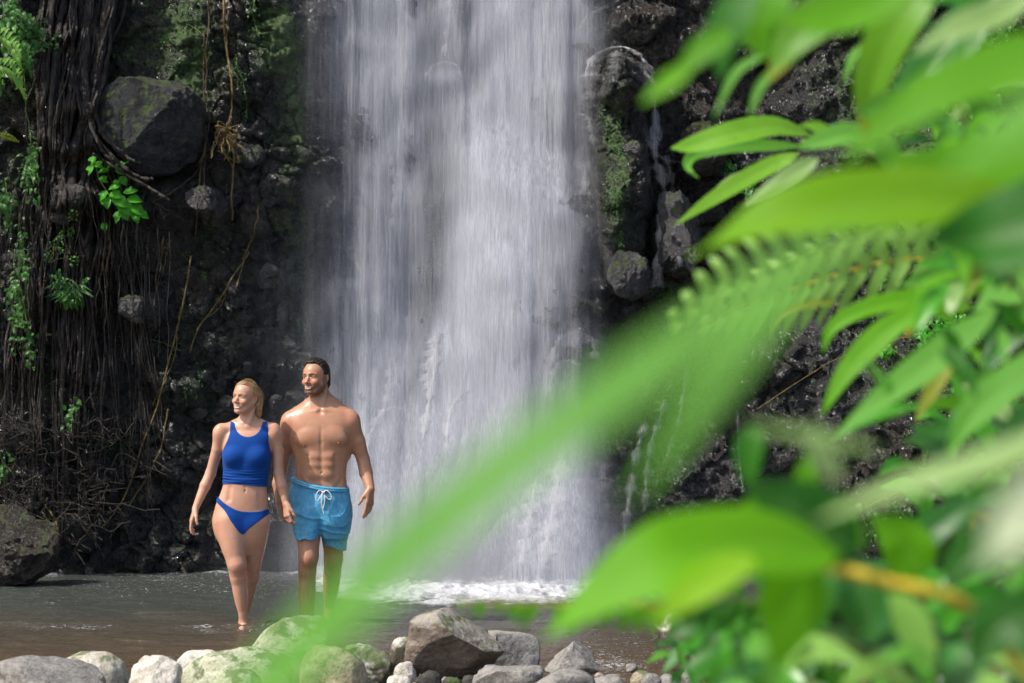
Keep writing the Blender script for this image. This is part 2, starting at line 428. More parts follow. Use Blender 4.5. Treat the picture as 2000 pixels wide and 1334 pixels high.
# ---------------------------------------------------------------- waterfall
def fall_density(px, py):
    def band(cs, ws, ss, p=2.0):
        ys = [0, 200, 400, 600, 800, 1000, 1160]
        c = np.interp(py, ys, cs); w_ = np.interp(py, ys, ws); s = np.interp(py, ys, ss)
        return s * np.exp(-np.abs((px - c) / w_) ** p)
    d = band([705, 735, 745, 730, 720, 720, 720], [95, 70, 60, 65, 90, 110, 130], [.60, .50, .42, .40, .40, .46, .6])
    d += band([1020, 1000, 985, 960, 940, 940, 940], [95, 90, 95, 85, 95, 130, 160], [.66, .74, .72, .62, .55, .6, .75], 2.6)
    d += band([850, 850, 845, 840, 845, 880, 900], [300, 305, 310, 315, 315, 320, 335], [.30, .30, .32, .32, .36, .44, .5], 3)
    d += band([865, 868, 870, 862, 845, 850, 850], [22, 45, 25, 14, 40, 40, 50], [.30, .12, .05, .06, .22, .1, .1])
    d += band([1140, 1130, 1120, 1110, 1110, 1100, 1090], [40, 45, 50, 60, 60, 60, 60], [.22, .20, .16, .16, .22, .34, .4])
    d -= band([860, 868, 862, 820, 800, 800, 800], [60, 45, 50, 40, 30, 30, 30], [.16, .16, .2, .16, .05, 0, 0])
    def g(x, y, rx, ry, s): return s * np.exp(-((px - x) / rx) ** 2 - ((py - y) / ry) ** 2)
    d += g(865, 122, 38, 12, .5) + g(868, 175, 34, 60, .12)
    d += g(852, 670, 12, 38, .65) + g(838, 760, 14, 90, .35) + g(885, 790, 24, 36, .25) + g(770, 320, 14, 60, .25)
    d += g(1125, 660, 40, 16, .35) + g(1095, 700, 20, 50, .25) + g(1085, 960, 30, 90, .35) + g(770, 710, 18, 60, .25) + g(720, 840, 30, 60, .3)
    lo, hi = np.interp(py, [0, 300, 600, 900, 1160], [585, 570, 555, 560, 560]), np.interp(py, [0, 100, 300, 600, 900, 1160], [1200, 1215, 1170, 1165, 1215, 1245])
    lo = lo + 60 * vnoise(px * 0, py / 150.0, px * 0, 71) + 14 * vnoise(px * 0, py / 34.0, px * 0, 72); hi = hi + 30 * vnoise(px * 0, py / 120.0, px * 0, 73)
    d = d * 1.32 * sstep(-110, 230, px - lo) ** 1.2 * sstep(-40, 110, hi - px)
    return np.clip(d, 0, 1.1)

def water_mat(name, gain, sc, col, seed, hz=1.0, cut=.0):
    m = NT(name)
    p1 = m.pos((sc, sc * .2, sc * .030), (seed * 3.1, seed, seed * 7.7)); p2 = m.pos((sc * 3.1, sc * .3, sc * .11), (seed, 2, 3))
    p3 = m.pos((1.6, .3, .7), (seed * 1.7, 2, 3)); p4 = m.pos((7, 1, .8), (seed, seed, 1))
    p1 = m.n('ShaderNodeVectorMath', {0: p1, 1: m.noise(m.pos((1.2, 1, .8)), 1, 2, .5, out=1)}, operation='ADD').outputs[0]
    n = m.math('ADD', m.math('MULTIPLY', m.noise(p1, 1, 3, .6), .55), m.math('MULTIPLY', m.noise(p2, 1, 2, .5), .45))
    n = m.ramp(n, [(.34, .18 + cut * -.18), (.5, .8), (.68, 1.75)][0:0] + [(.33, .10 if not cut else 0), (.66, 1)])
    lowf = m.ramp(m.math('ADD', m.math('MULTIPLY', m.noise(p3, 1, 4, .55, dist=.4), .5), m.math('MULTIPLY', m.noise(p4, 1, 3, .55), .5)), [(.32, .45), (.68, 1)])
    a = m.math('MULTIPLY', m.math('MULTIPLY', m.attr('dens'), gain), m.math('MULTIPLY', m.math('MULTIPLY_ADD', n, 1.0, hz * .34), m.math('MULTIPLY_ADD', lowf, 1.3, -.05)))
    a = m.math('MINIMUM', a, .96, clamp=True)
    d = m.n('ShaderNodeBsdfDiffuse'); m.set(d, 0, col)
    t = m.n('ShaderNodeBsdfTranslucent'); m.set(t, 0, col)
    s = m.shmix(.42, d.outputs[0], t.outputs[0])
    tr = m.n('ShaderNodeBsdfTransparent')
    return m.end(m.shmix(a, tr.outputs[0], s))

fall = empty('waterfall', P(900, 1150, 19.4), 'tall white veil of falling water spreading over ledges down the dark cliff', 'waterfall')
def fall_sheet(name, off, mat, seed, amp, dscale=1.0, dx=0, ztop=6.2):
    px = np.arange(430, 1380, 4.0); py = np.arange(-460, 1176, 6.0)
    PX, PY = np.meshgrid(px, py, indexing='ij')
    D0 = 20.0
    X = (PX - CX) / F_PX * D0; Z = CAMZ - (PY - CY) / F_PX * D0
    Ys = cliff_macro(X, Z, False) - .20 * fbm(X * .9, Z * .9 + 3, 0 * X + .5, 3, 11)
    Ys = Ys - off - .10 - amp * .5 * vnoise(X * 3.2, 0 * X, Z * .25, seed) - amp * .5 * vnoise(X * 9, 0 * X, Z * .5, seed + 1)
    Ys = Ys - (.55 + off) * sstep(2.0, 0, Z) ** 1.5 * .8
    d = fall_density(PX + dx + 8 * vnoise(X * 2, Z * 1.1, 0 * X, seed + 5), np.maximum(PY, 2)) * dscale
    o = mk(name, np.stack([X, Ys, Z], -1).reshape(-1, 3), grid_faces(*PX.shape), mat, fall, attrs={'dens': d.ravel()})
    return o
WC = (.52, .54, .60)
fall_sheet('water_sheet', .04, water_mat('water_back', 1.0, 26, WC, 1, 1.6), 301, .06)
fall_sheet('water_sheet', .22, water_mat('water_mid', .62, 44, WC, 2, .8), 302, .10)
fall_sheet('water_sheet', .42, water_mat('water_front', .66, 62, (.60, .62, .68), 3, .5, 1), 303, .12, .9)

def strands():
    V = []; A = []; n = 0
    rng = np.random.default_rng(5)
    N = 6000
    px = rng.uniform(545, 1250, N * 4); py = rng.uniform(-60, 1130, N * 4)
    dn = fall_density(px, np.maximum(py, 1))
    keep = rng.random(N * 4) < np.clip(dn * .8 - .12, 0, 1); px, py, dn = px[keep][:N], py[keep][:N], dn[keep][:N]
    N = len(px)
    D = 20.0
    x = (px - CX) / F_PX * D; z = CAMZ - (py - CY) / F_PX * D
    L = rng.uniform(.08, .5, N); w_ = rng.uniform(.0012, .0035, N)
    y = cliff_macro(x, z, False) - rng.uniform(.35, .85, N) - .4 * sstep(2, 0, z)
    z1 = np.maximum(z - L, .0)
    dx = rng.normal(0, .006, N)
    v = np.stack([np.stack([x - w_, y, z], 1), np.stack([x + w_, y, z], 1), np.stack([x + w_ * .6 + dx, y - .01, z1], 1), np.stack([x - w_ * .6 + dx, y - .01, z1], 1)], 1).reshape(-1, 3)
    F = np.arange(4 * N).reshape(-1, 4)
    m = NT('water_thread')
    d = m.n('ShaderNodeBsdfDiffuse'); m.set(d, 0, (.68, .67, .69)); t = m.n('ShaderNodeBsdfTranslucent'); m.set(t, 0, (.68, .67, .69))
    tr = m.n('ShaderNodeBsdfTransparent')
    m.end(m.shmix(m.attr('a'), tr.outputs[0], m.shmix(.4, d.outputs[0], t.outputs[0])))
    a = np.repeat(rng.uniform(.06, .30, N), 4) * np.tile([.5, .5, 1, 1], N)
    tag(mk('water_threads', v, F, m.m, fall, attrs={'a': a}), kind='stuff')
strands()

# spray drifting off the foot of the fall
def mist(name, px0, px1, py0, Y, gain, seed, label):
    px = np.linspace(px0, px1, 70); py = np.linspace(py0, 1172, 50)
    PX, PY = np.meshgrid(px, py, indexing='ij')
    X = (PX - CX) / F_PX * Y; Z = CAMZ - (PY - CY) / F_PX * Y
    Yv = Y + .12 * vnoise(X * 1.5, Z * 1.5, 0 * X, seed) + .25 * np.sin(X * 1.2)
    u = (PX - px0) / (px1 - px0); v = (PY - py0) / (1172 - py0)
    d = (np.sin(np.pi * np.clip(u, 0, 1)) ** 1.3) * v ** 1.5 * gain * (1 + .5 * fbm(X * 2, Z * 2.2, 0 * X, 3, seed)) * sstep(1.0, .93, v) ** .5
    m = NT('fine_spray')
    dd = m.n('ShaderNodeBsdfDiffuse'); m.set(dd, 0, (.50, .50, .52)); t = m.n('ShaderNodeBsdfTranslucent'); m.set(t, 0, (.50, .50, .52))
    tr = m.n('ShaderNodeBsdfTransparent')
    a = m.math('MULTIPLY', m.attr('dens'), m.ramp(m.noise(m.pos((1, .3, .5)), 3.5, 4, .6), [(.25, .5), (.75, 1)]), clamp=True)
    m.end(m.shmix(a, tr.outputs[0], m.shmix(.5, dd.outputs[0], t.outputs[0])))
    mk(name, np.stack([X, Yv, Z], -1).reshape(-1, 3), grid_faces(*PX.shape), m.m, fall, attrs={'dens': np.clip(d, 0, 1).ravel()})
mist('spray', 500, 1310, 560, 19.1, .72, 401, '')
mist('spray', 600, 1230, 800, 18.75, .78, 402, '')
mist('spray', 640, 1180, 980, 18.45, .95, 403, '')
mist('spray', 380, 760, 940, 19.6, .38, 404, '')

# side trickle right of the main fall
trick = empty('side_trickle', onc(1290, 560, .2), 'thin white trickle beside the waterfall running down over dark boulders', 'waterfall')
def trickle(name, ctrl, wpx, dens, seed, parent, fallf=None):
    pts = catmull([(a, b, 0) for a, b in ctrl], 60)[:, :2]
    s = np.linspace(-1, 1, 13)
    V = []; A = []
    for i, (a, b) in enumerate(pts):
        w_ = wpx * (.75 + .35 * math.sin(i * .5 + seed) + .2 * math.sin(i * 1.3))
        Y0 = cys(a, b, .07, r=10)
        if fallf is not None:
            q_ = P(a, b, 19.6); Y0 = float(cliff_macro(q_[0], q_[2], False)) - fallf - .8 * float(sstep(2, 0, q_[2]))
        for q in s:
            V.append(P(a + q * w_, b + 3 * abs(q), Y0 + .02 * q * q)); A.append(dens * (1 - q * q) * min(1, i / 4, (60 - i) / 5 + .2))
    m = water_mat('trickle_water', 1.15, 48, (.62, .61, .63), seed, .5, 1)
    mk(name, V, grid_faces(60, 13), m, parent, attrs={'dens': A})
trickle('water_sheet', [(1252, 120), (1272, 170), (1280, 230), (1278, 300), (1292, 340), (1300, 400), (1288, 470), (1283, 560)], 14, .75, 4, trick)
trickle('water_sheet', [(1300, 300), (1312, 350), (1320, 420), (1330, 520)], 9, .45, 6, trick)
trickle('water_sheet', [(1262, 270), (1290, 305), (1330, 316), (1360, 330)], 7, .45, 5, trick)
t2 = empty('ledge_splash', onc(1200, 160, .3), 'arc of white water splashing over the domed ledge right of the fall', 'waterfall')
trickle('water_sheet', [(1140, 175), (1152, 120), (1180, 96), (1215, 90), (1245, 102), (1266, 128), (1276, 150)], 9, .95, 8, t2)
trickle('water_sheet', [(1160, 110), (1150, 180), (1145, 260), (1142, 380)], 22, .5, 9, t2)
trickle('water_sheet', [(1205, 96), (1200, 125), (1198, 160)], 16, .3, 10, t2)
t3 = empty('rock_cascade', onc(1240, 1040, .3), 'thin white rivulets streaming down the cliff foot right of the fall', 'waterfall')
for k, (c_, w_) in enumerate([([(1440, 800), (1446, 900), (1452, 960)], 5), ([(1262, 820), (1240, 900), (1225, 1000), (1215, 1080)], 12),
                              ([(1300, 780), (1270, 880), (1258, 1000)], 10), ([(1180, 900), (1170, 1000), (1160, 1110)], 22), ([(1345, 700), (1330, 800), (1300, 900)], 8)]):
    trickle('water_sheet', c_, w_, .55, 11 + k, t3)

# water breaking over hidden ledges inside the main fall
for k, (c_, w_, dn) in enumerate([([(832, 150), (846, 128), (868, 120), (890, 126), (904, 148)], 8, .4), ([(880, -20), (878, 40), (870, 110)], 10, .55),
                                  ([(872, 648), (856, 662), (850, 720), (838, 790), (826, 860)], 13, 1.0), ([(852, 650), (842, 700), (834, 760)], 20, .6), ([(925, 758), (895, 778), (878, 812), (872, 880)], 12, .6), ([(1075, 720), (1090, 668), (1125, 646), (1158, 664), (1162, 700)], 13, .3),
                                  ([(1072, 770), (1085, 720), (1108, 702), (1130, 712)], 12, .3), ([(712, 900), (728, 840), (752, 800), (790, 795)], 16, .5), ([(762, 700), (760, 760), (745, 820)], 12, .4), ([(1100, 880), (1088, 950), (1072, 1040), (1062, 1110)], 26, .7),
                                  ([(1050, 930), (1035, 1010), (1020, 1100)], 22, .5), ([(765, 300), (775, 360), (770, 440)], 14, .35), ([(1130, 60), (1150, 30), (1185, 10)], 9, .35), ([(1130, 220), (1150, 232), (1160, 280)], 10, .4)]):
    trickle('water_plume', c_, w_, dn, 31 + k, fall, fallf=.86)
# ---------------------------------------------------------------- bodies grown from distance fields
def axis_fine(lo, hi, h, fl=None, fh=None, hf=None):
    if fl is None: return np.arange(lo, hi, h)
    return np.concatenate([np.arange(lo, fl, h), np.arange(fl, fh, hf), np.arange(fh, hi, h)])

def smin(a, b, k):
    h = np.maximum(k - np.abs(a - b), 0) / k
    return np.minimum(a, b) - h * h * k * .25

class Fld:
    def __init__(s, xs, ys, zs, far=.07):
        s.ax = (xs, ys, zs); s.F = np.full((len(xs), len(ys), len(zs)), far, np.float32)
    def blk(s, lo, hi, m):
        sl = tuple(slice(max(0, np.searchsorted(a, l - m)), np.searchsorted(a, h + m)) for a, l, h in zip(s.ax, lo, hi))
        X = s.ax[0][sl[0]][:, None, None]; Y = s.ax[1][sl[1]][None, :, None]; Z = s.ax[2][sl[2]][None, None, :]
        return sl, X, Y, Z
    def add(s, prim, k=.02):
        fn, lo, hi = prim; sl, X, Y, Z = s.blk(lo, hi, k + .03)
        if 0 in s.F[sl].shape: return
        s.F[sl] = smin(s.F[sl], fn(X, Y, Z), k)
    def cut(s, prim, k=.01):
        fn, lo, hi = prim; sl, X, Y, Z = s.blk(lo, hi, k + .02)
        if 0 in s.F[sl].shape: return
        s.F[sl] = -smin(-s.F[sl], fn(X, Y, Z), k)
    def keep(s, fn):
        X = s.ax[0][:, None, None]; Y = s.ax[1][None, :, None]; Z = s.ax[2][None, None, :]
        s.F = np.maximum(s.F, fn(X, Y, Z)).astype(np.float32)
    def mesh(s):
        F = s.F; S = F < 0
        n = [d - 1 for d in F.shape]
        cnt = np.zeros(n, np.uint8)
        for a in (0, 1):
            for b in (0, 1):
                for c in (0, 1):
                    cnt += S[a:a + n[0], b:b + n[1], c:c + n[2]]
        act = (cnt > 0) & (cnt < 8)
        I = np.argwhere(act); idm = np.full(n, -1, np.int32); idm[act] = np.arange(len(I))
        acc = np.zeros((len(I), 3)); num = np.zeros(len(I))
        cor = [(a, b, c) for a in (0, 1) for b in (0, 1) for c in (0, 1)]
        for p in cor:
            for ax in range(3):
                if p[ax]: continue
                q = list(p); q[ax] = 1
                f0 = F[I[:, 0] + p[0], I[:, 1] + p[1], I[:, 2] + p[2]]; f1 = F[I[:, 0] + q[0], I[:, 1] + q[1], I[:, 2] + q[2]]
                m = (f0 < 0) != (f1 < 0)
                t = f0[m] / (f0[m] - f1[m])
                pt = np.tile(np.array(p, float), (m.sum(), 1)); pt[:, ax] = t
                acc[m] += pt; num[m] += 1
        idx = I + acc / num[:, None]
        V = np.stack([np.interp(idx[:, a], np.arange(len(s.ax[a])), s.ax[a]) for a in range(3)], 1)
        quads = []
        for ax in range(3):
            o1, o2 = [(1, 2), (2, 0), (0, 1)][ax]
            sl0 = [slice(0, d) for d in F.shape]; sl1 = list(sl0)
            sl0[ax] = slice(0, F.shape[ax] - 1); sl1[ax] = slice(1, F.shape[ax])
            a, b = S[tuple(sl0)], S[tuple(sl1)]
            for (e, rev) in ((a & ~b, False), (~a & b, True)):
                E = np.argwhere(e)
                ok = (E[:, o1] > 0) & (E[:, o2] > 0) & (E[:, o1] < n[o1]) & (E[:, o2] < n[o2])
                E = E[ok]
                def cell(d1, d2):
                    q = E.copy(); q[:, o1] -= d1; q[:, o2] -= d2
                    return idm[q[:, 0], q[:, 1], q[:, 2]]
                qd = np.stack([cell(1, 1), cell(0, 1), cell(0, 0), cell(1, 0)], 1)
                if rev: qd = qd[:, ::-1]
                quads.append(qd)
        Q = np.vstack(quads); Q = Q[(Q >= 0).all(1)]
        return V, Q

def _bb(pts, r):
    pts = np.array(pts, float); return pts.min(0) - r, pts.max(0) + r

def cap(a, b, ra, rb, flat=None, f=1.0, mid=None):
    """tapered capsule; flat = direction along which the section is thinner by factor f; mid = radius half way"""
    a = np.asarray(a, float); b = np.asarray(b, float); ba = b - a; L2 = ba @ ba + 1e-12
    R_ = max(ra, rb, mid or 0)
    fl = None if flat is None else np.asarray(flat, float) / np.linalg.norm(flat)
    def fn(X, Y, Z):
        px, py, pz = X - a[0], Y - a[1], Z - a[2]
        h = np.clip((px * ba[0] + py * ba[1] + pz * ba[2]) / L2, 0, 1)
        r = ra + (rb - ra) * h
        if mid: r = r + (mid - (ra + rb) / 2) * 4 * h * (1 - h)
        qx, qy, qz = px - h * ba[0], py - h * ba[1], pz - h * ba[2]
        l2 = qx * qx + qy * qy + qz * qz
        if fl is not None:
            dd = qx * fl[0] + qy * fl[1] + qz * fl[2]
            l2 = l2 + dd * dd * (1 / f / f - 1)
            return (np.sqrt(l2) - r) * (f * .4 + .6)
        return np.sqrt(l2) - r
    lo, hi = _bb([a, b], R_)
    return fn, lo, hi

def ell(c, r, axes=None):
    c = np.asarray(c, float); r = np.asarray(r, float)
    A = np.eye(3) if axes is None else np.array([np.asarray(v, float) / np.linalg.norm(v) for v in axes])
    def fn(X, Y, Z):
        px, py, pz = X - c[0], Y - c[1], Z - c[2]
        s = 0; g = 0
        for i in range(3):
            q = (px * A[i][0] + py * A[i][1] + pz * A[i][2]) / r[i]
            s = s + q * q; g = g + (q / r[i]) ** 2
        k0 = np.sqrt(s); k1 = np.sqrt(g) + 1e-6
        return k0 * (k0 - 1) / k1
    R_ = r.max()
    return fn, c - R_, c + R_

def loft(rows, D, dy=0.0, n=2.3):
    """rows: (py, left px, right px, front depth, back depth[, centre shift])"""
    rows = sorted(rows, key=lambda r: -r[0])
    s = D / F_PX
    z = np.array([CAMZ - (r[0] - CY) * s for r in rows]); xl = np.array([(r[1] - CX) * s for r in rows]); xr = np.array([(r[2] - CX) * s for r in rows])
    bf = np.array([r[3] for r in rows]); bb = np.array([r[4] for r in rows]); cyv = np.array([D + dy + (r[5] if len(r) > 5 else 0) for r in rows])
    # smooth the tables
    zz = np.linspace(z[0], z[-1], 160)
    def sm(v):
        u = np.interp(zz, z, v)
        k = np.ones(9) / 9; return np.convolve(np.pad(u, 4, mode='edge'), k, 'valid')
    T = [sm(v) for v in (xl, xr, bf, bb, cyv)]
    def fn(X, Y, Z):
        L, Rr, f_, b_, c_ = [np.interp(Z, zz, v) for v in T]
        cx_, a = (L + Rr) / 2, (Rr - L) / 2
        dyv = Y - c_
        b = np.where(dyv < 0, f_, b_)
        q = (np.abs((X - cx_) / a) ** n + np.abs(dyv / b) ** n) ** (1 / n)
        d = (q - 1) * np.minimum(a, b)
        return np.maximum(d, np.maximum(Z - z[-1], z[0] - Z))
    lo = np.array([xl.min(), D + dy - bf.max() - .05, z[0]]); hi = np.array([xr.max(), D + dy + bb.max() + .05, z[-1]])
    return fn, lo, hi

def hand_ops(wrist, down, palm, thumb, size=.185, curl=.35, curls=None, spread=.10, thumb_open=.6):
    """wrist point; down = wrist->knuckles; palm = direction the palm faces; thumb = side of the thumb"""
    d = np.asarray(down, float); d /= np.linalg.norm(d)
    n = np.asarray(palm, float); n -= d * (n @ d); n /= np.linalg.norm(n)
    t = np.cross(d, n); t /= np.linalg.norm(t)
    if t @ np.asarray(thumb, float) < 0: t = -t
    S = size / .185; w_ = np.asarray(wrist, float); ops = []
    pl = .088 * S
    for q, rr in ((-.030, .0115), (-.010, .0125), (.012, .0125), (.030, .0115)):
        ops.append((cap(w_ + t * q * .55 * S + d * .006, w_ + d * pl + t * q * S, .0135 * S, rr * S, n, .95), .014))
    ops.append((cap(w_ + t * .012 * S + n * .006 * S + d * .012, w_ + d * .05 * S + t * .026 * S + n * .008 * S, .014 * S, .014 * S), .012))
    ln = [(.034, .044, .027, .021), (.012, .049, .030, .023), (-.010, .045, .029, .022), (-.030, .035, .022, .019)]
    curls = curls or [curl, curl * 1.1, curl * 1.25, curl * 1.4]
    for (q, l1, l2, l3), cu in zip(ln, curls):
        p = w_ + d * pl + t * q * S * .95; ang = cu * .55
        r0 = .0090 * S if q > -.03 else .0078 * S
        side = t * (q * spread / .03)
        for l, da, ra, rb in ((l1, cu, r0, r0 * .93), (l2, cu * 1.0, r0 * .93, r0 * .85), (l3, cu * .6, r0 * .85, r0 * .68)):
            v = d * math.cos(ang) + n * math.sin(ang) + side * .35; v /= np.linalg.norm(v)
            q2 = p + v * l * S
            ops.append((cap(p, q2, ra, rb), .0035)); p = q2; ang += da
    p = w_ + d * .022 * S + t * .024 * S + n * .008 * S
    v = d * .75 + t * thumb_open + n * .25; v /= np.linalg.norm(v)
    p1 = p + v * .042 * S; v2 = d * .95 + t * thumb_open * .35 + n * .35; v2 /= np.linalg.norm(v2)
    p2 = p1 + v2 * .030 * S; p3 = p2 + (v2 + n * .25) * .022 * S
    ops += [(cap(p, p1, .0145 * S, .0105 * S), .012), (cap(p1, p2, .0105 * S, .0096 * S), .004), (cap(p2, p3, .0096 * S, .0072 * S), .004)]
    return ops

def head_frame(c, yaw, roll=0, pitch=0):
    th, ro, pi_ = R(yaw), R(roll), R(pitch)
    Fv = np.array([-math.sin(th), -math.cos(th), 0]); Rv = np.array([math.cos(th), -math.sin(th), 0]); U = np.array([0, 0, 1.])
    Fv, U = Fv * math.cos(pi_) + U * math.sin(pi_), U * math.cos(pi_) - Fv * math.sin(pi_)
    Rv, U = Rv * math.cos(ro) + U * math.sin(ro), U * math.cos(ro) - Rv * math.sin(ro)
    c = np.asarray(c, float)
    def H(r, f, u): return c + Rv * r + Fv * f + U * u
    def loc(V): q = V - c; return q @ Rv, q @ Fv, q @ U
    return H, loc, (Rv, Fv, U)

def head_ops(H, ax, s=1.0, jaw=1.0, male=True):
    """list of (kind, primitive, k) ; units metres, origin between the eyes' level at the head axis"""
    o = []; A = lambda *p: H(*(v * s for v in p)); E = lambda c, r: ell(A(*c), [v * s for v in r], ax)
    K = lambda a, b, ra, rb: cap(A(*a), A(*b), ra * s, rb * s)
    add = lambda p, k: o.append(('+', p, k)); cut = lambda p, k: o.append(('-', p, k))
    add(E((0, -.012, .030), (.074, .096, .084)), .01)                     # cranium
    add(E((0, .022, .022), (.064, .066, .066)), .03)                      # forehead
    add(E((0, .022, -.035), (.056 * jaw, .062, .078)), .03)               # face
    for sgn in (-1, 1):
        add(K((sgn * .052 * jaw, .0, -.050), (sgn * .030 * jaw, .055, -.098), .017, .015), .028)   # jaw line
        add(E((sgn * .040, .064, -.034), (.022, .020, .019)), .018)       # cheek
        add(K((sgn * .012, .086, .017), (sgn * .046, .070, .014), .0075 if male else .006, .007), .012)  # brow
    add(E((0, .070, -.100), (.022 * jaw, .018, .017)), .024)              # chin
    add(E((0, .070, -.062), (.030, .020, .026)), .02)                     # muzzle
    for sgn in (-1, 1):
        cut(E((sgn * .031, .094, -.001), (.019, .015, .0105)), .012)      # eye sockets
        add(E((sgn * .031, .0725, -.001), (.0150, .0125, .0095)), .004)
        add(K((sgn * .018, .0835, .0055), (sgn * .044, .0755, .0035), .0032, .003), .004)  # upper lid
        add(K((sgn * .020, .0835, -.0085), (sgn * .042, .0765, -.0085), .0030, .003), .005)
    add(K((0, .082, .004), (0, .107, -.034), .0075, .0105), .011)          # nose bridge
    add(E((0, .108, -.037), (.0110, .0105, .0095)), .006)
    for sgn in (-1, 1):
        add(E((sgn * .0125, .095, -.040), (.0080, .0100, .0075)), .006)
        cut(E((sgn * .0060, .101, -.0475), (.0038, .005, .003)), .003)
        cut(K((sgn * .019, .094, -.041), (sgn * .036, .080, -.068), .0025, .003), .008)  # smile fold
    # mouth: opening with lips around
    pts_u = [(-.029, .078, -.0635), (-.016, .089, -.0665), (0, .0925, -.0675), (.016, .089, -.0665), (.029, .078, -.0635)]
    pts_l = [(-.029, .078, -.0635), (-.018, .087, -.0775), (0, .091, -.0820), (.018, .087, -.0775), (.029, .078, -.0635)]
    for P_, rr in ((pts_u, .0036), (pts_l, .0046)):
        for a, b in zip(P_[:-1], P_[1:]): add(K(a, b, rr, rr), .004)
    cut(E((0, .098, -.0725), (.0230, .016, .0048)), .003)
    add(E((0, .077, -.0715), (.0225, .0090, .0056)), .002)                # teeth row
    cut(E((0, .096, -.091), (.020, .008, .004)), .008)
    for sgn in (-1, 1):                                                   # ears
        add(E((sgn * .074, -.012, -.012), (.008, .019, .031)), .008)
        add(K((sgn * .079, -.022, .014), (sgn * .081, -.024, -.012), .006, .005), .006)
        cut(E((sgn * .084, -.008, -.008), (.006, .009, .016)), .005)
        add(E((sgn * .074, -.006, -.038), (.006, .009, .010)), .005)
    return o

def face_paint(loc, V, col, s, skin, brow, eye, lips, male):
    r, f, u = [v / s for v in loc(V)]; ar = np.abs(r)
    front = f > .03
    def put(m, c):
        m = np.clip(m, 0, 1)[:, None]; col[:] = col * (1 - m) + np.array(c)[None] * m
    near = (np.abs(u) < .2) & (np.hypot(r, f) < .16)
    if male:
        st = sstep(-.035, -.062, u) * near * sstep(-.15, -.11, u) * sstep(-.012, .012, f)
        st *= 1 - .75 * np.exp(-((ar - .035) / .014) ** 2 - ((u + .042) / .016) ** 2)
        st = np.maximum(st, near * np.exp(-((u + .054) / .0055) ** 2) * (ar < .032) * front)
        st = np.maximum(st, near * sstep(.005, -.01, np.abs(f - .005) - .018) * (ar > .05) * sstep(.03, -.0, u) * sstep(-.13, -.1, u))
        put(st * .72, (.085, .050, .035))
    put(near * front * np.exp(-((ar - .040) / .02) ** 2 - ((u + .036) / .02) ** 2) * .35, (.62, .22, .15))
    put(near * front * np.exp(-(ar / .014) ** 2 - ((u + .036) / .012) ** 2) * .25, (.62, .22, .15))
    # lips
    lipd = np.minimum(np.hypot((u + .0665 - .0035 * (ar / .029) ** 2) / .0042, np.maximum(ar - .027, 0) / .004), np.hypot((u + .080 - .016 * (ar / .029) ** 2) / .0050, np.maximum(ar - .027, 0) / .004))
    put(near * (f > .068) * sstep(1.3, .6, lipd) * .75, lips)
    # teeth
    teeth = near * (f > .070) * (ar < .0225) * sstep(.0066, .0045, np.abs(u + .0722 - .004 * (ar / .022) ** 2))
    put(teeth * 1.0, (.74, .70, .64))
    # eyes
    ey = near * (f > .05)
    ex = (ar - .031) / .0145
    opn = .0048 * np.sqrt(np.clip(1 - ex * ex, 0, 1))
    put(ey * sstep(.0125, .006, np.abs(ar - .031) - .006) * sstep(.013, .008, np.abs(u - .001)) * .30, (.20, .09, .06))
    put(ey * (opn > 0) * sstep(opn + .0008, opn - .0012, np.abs(u + .001)), (.36, .32, .29))
    gz = np.hypot(r - np.sign(r) * .031 + .002, u + .0005)
    put(ey * (np.abs(u + .001) < opn + .0006) * sstep(.0066, .0052, gz), eye)
    lid = np.abs(u + .001 - opn)
    put(ey * (opn > 0) * (u > -.002) * sstep(.0030, .0012, lid), (.05, .025, .02))
    # brows
    bd = np.hypot((u - .0185 + .004 * ((ar - .032) / .02) ** 2) / (.0048 if male else .0030), np.maximum(np.abs(ar - .032) - .017, 0) / .004)
    put(ey * sstep(1.3, .5, bd) * (.85 if male else .6), brow)

def skin_mat(name, rough=.42):
    m = NT(name); p = m.pos()
    c = m.attr('Col', 'Color')
    n = m.noise(p, 17, 5, .65)
    c2 = m.mix(m.ramp(n, [(.35, .0), (.7, .6)]), c, m.mix(1.0, c, (.92, .68, .60), blend='MULTIPLY'))
    pores = m.noise(p, 420, 3, .6)
    wet = m.ramp(m.noise(p, 9, 4, .6), [(.4, rough + .06), (.66, rough - .16)])
    b = m.n('ShaderNodeBsdfPrincipled')
    m.set(b, 'Base Color', c2); m.set(b, 'Roughness', wet); m.set(b, 'Specular IOR Level', .45)
    m.set(b, 'Subsurface Weight', .06); m.set(b, 'Subsurface Radius', (.02, .008, .004)); m.set(b, 'Subsurface Scale', .5)
    m.set(b, 'Normal', m.bump(m.math('ADD', m.math('MULTIPLY', pores, .3), m.noise(p, 60, 3)), .12, .004))
    return m.end(b.outputs[0])

def paint_blobs(V, col, items):
    for c, r, color, s in items:
        m = s * np.exp(-((np.linalg.norm(V - np.asarray(c)[None], axis=1) / r) ** 2))
        col[:] = col * (1 - m[:, None]) + np.array(color)[None] * m[:, None]

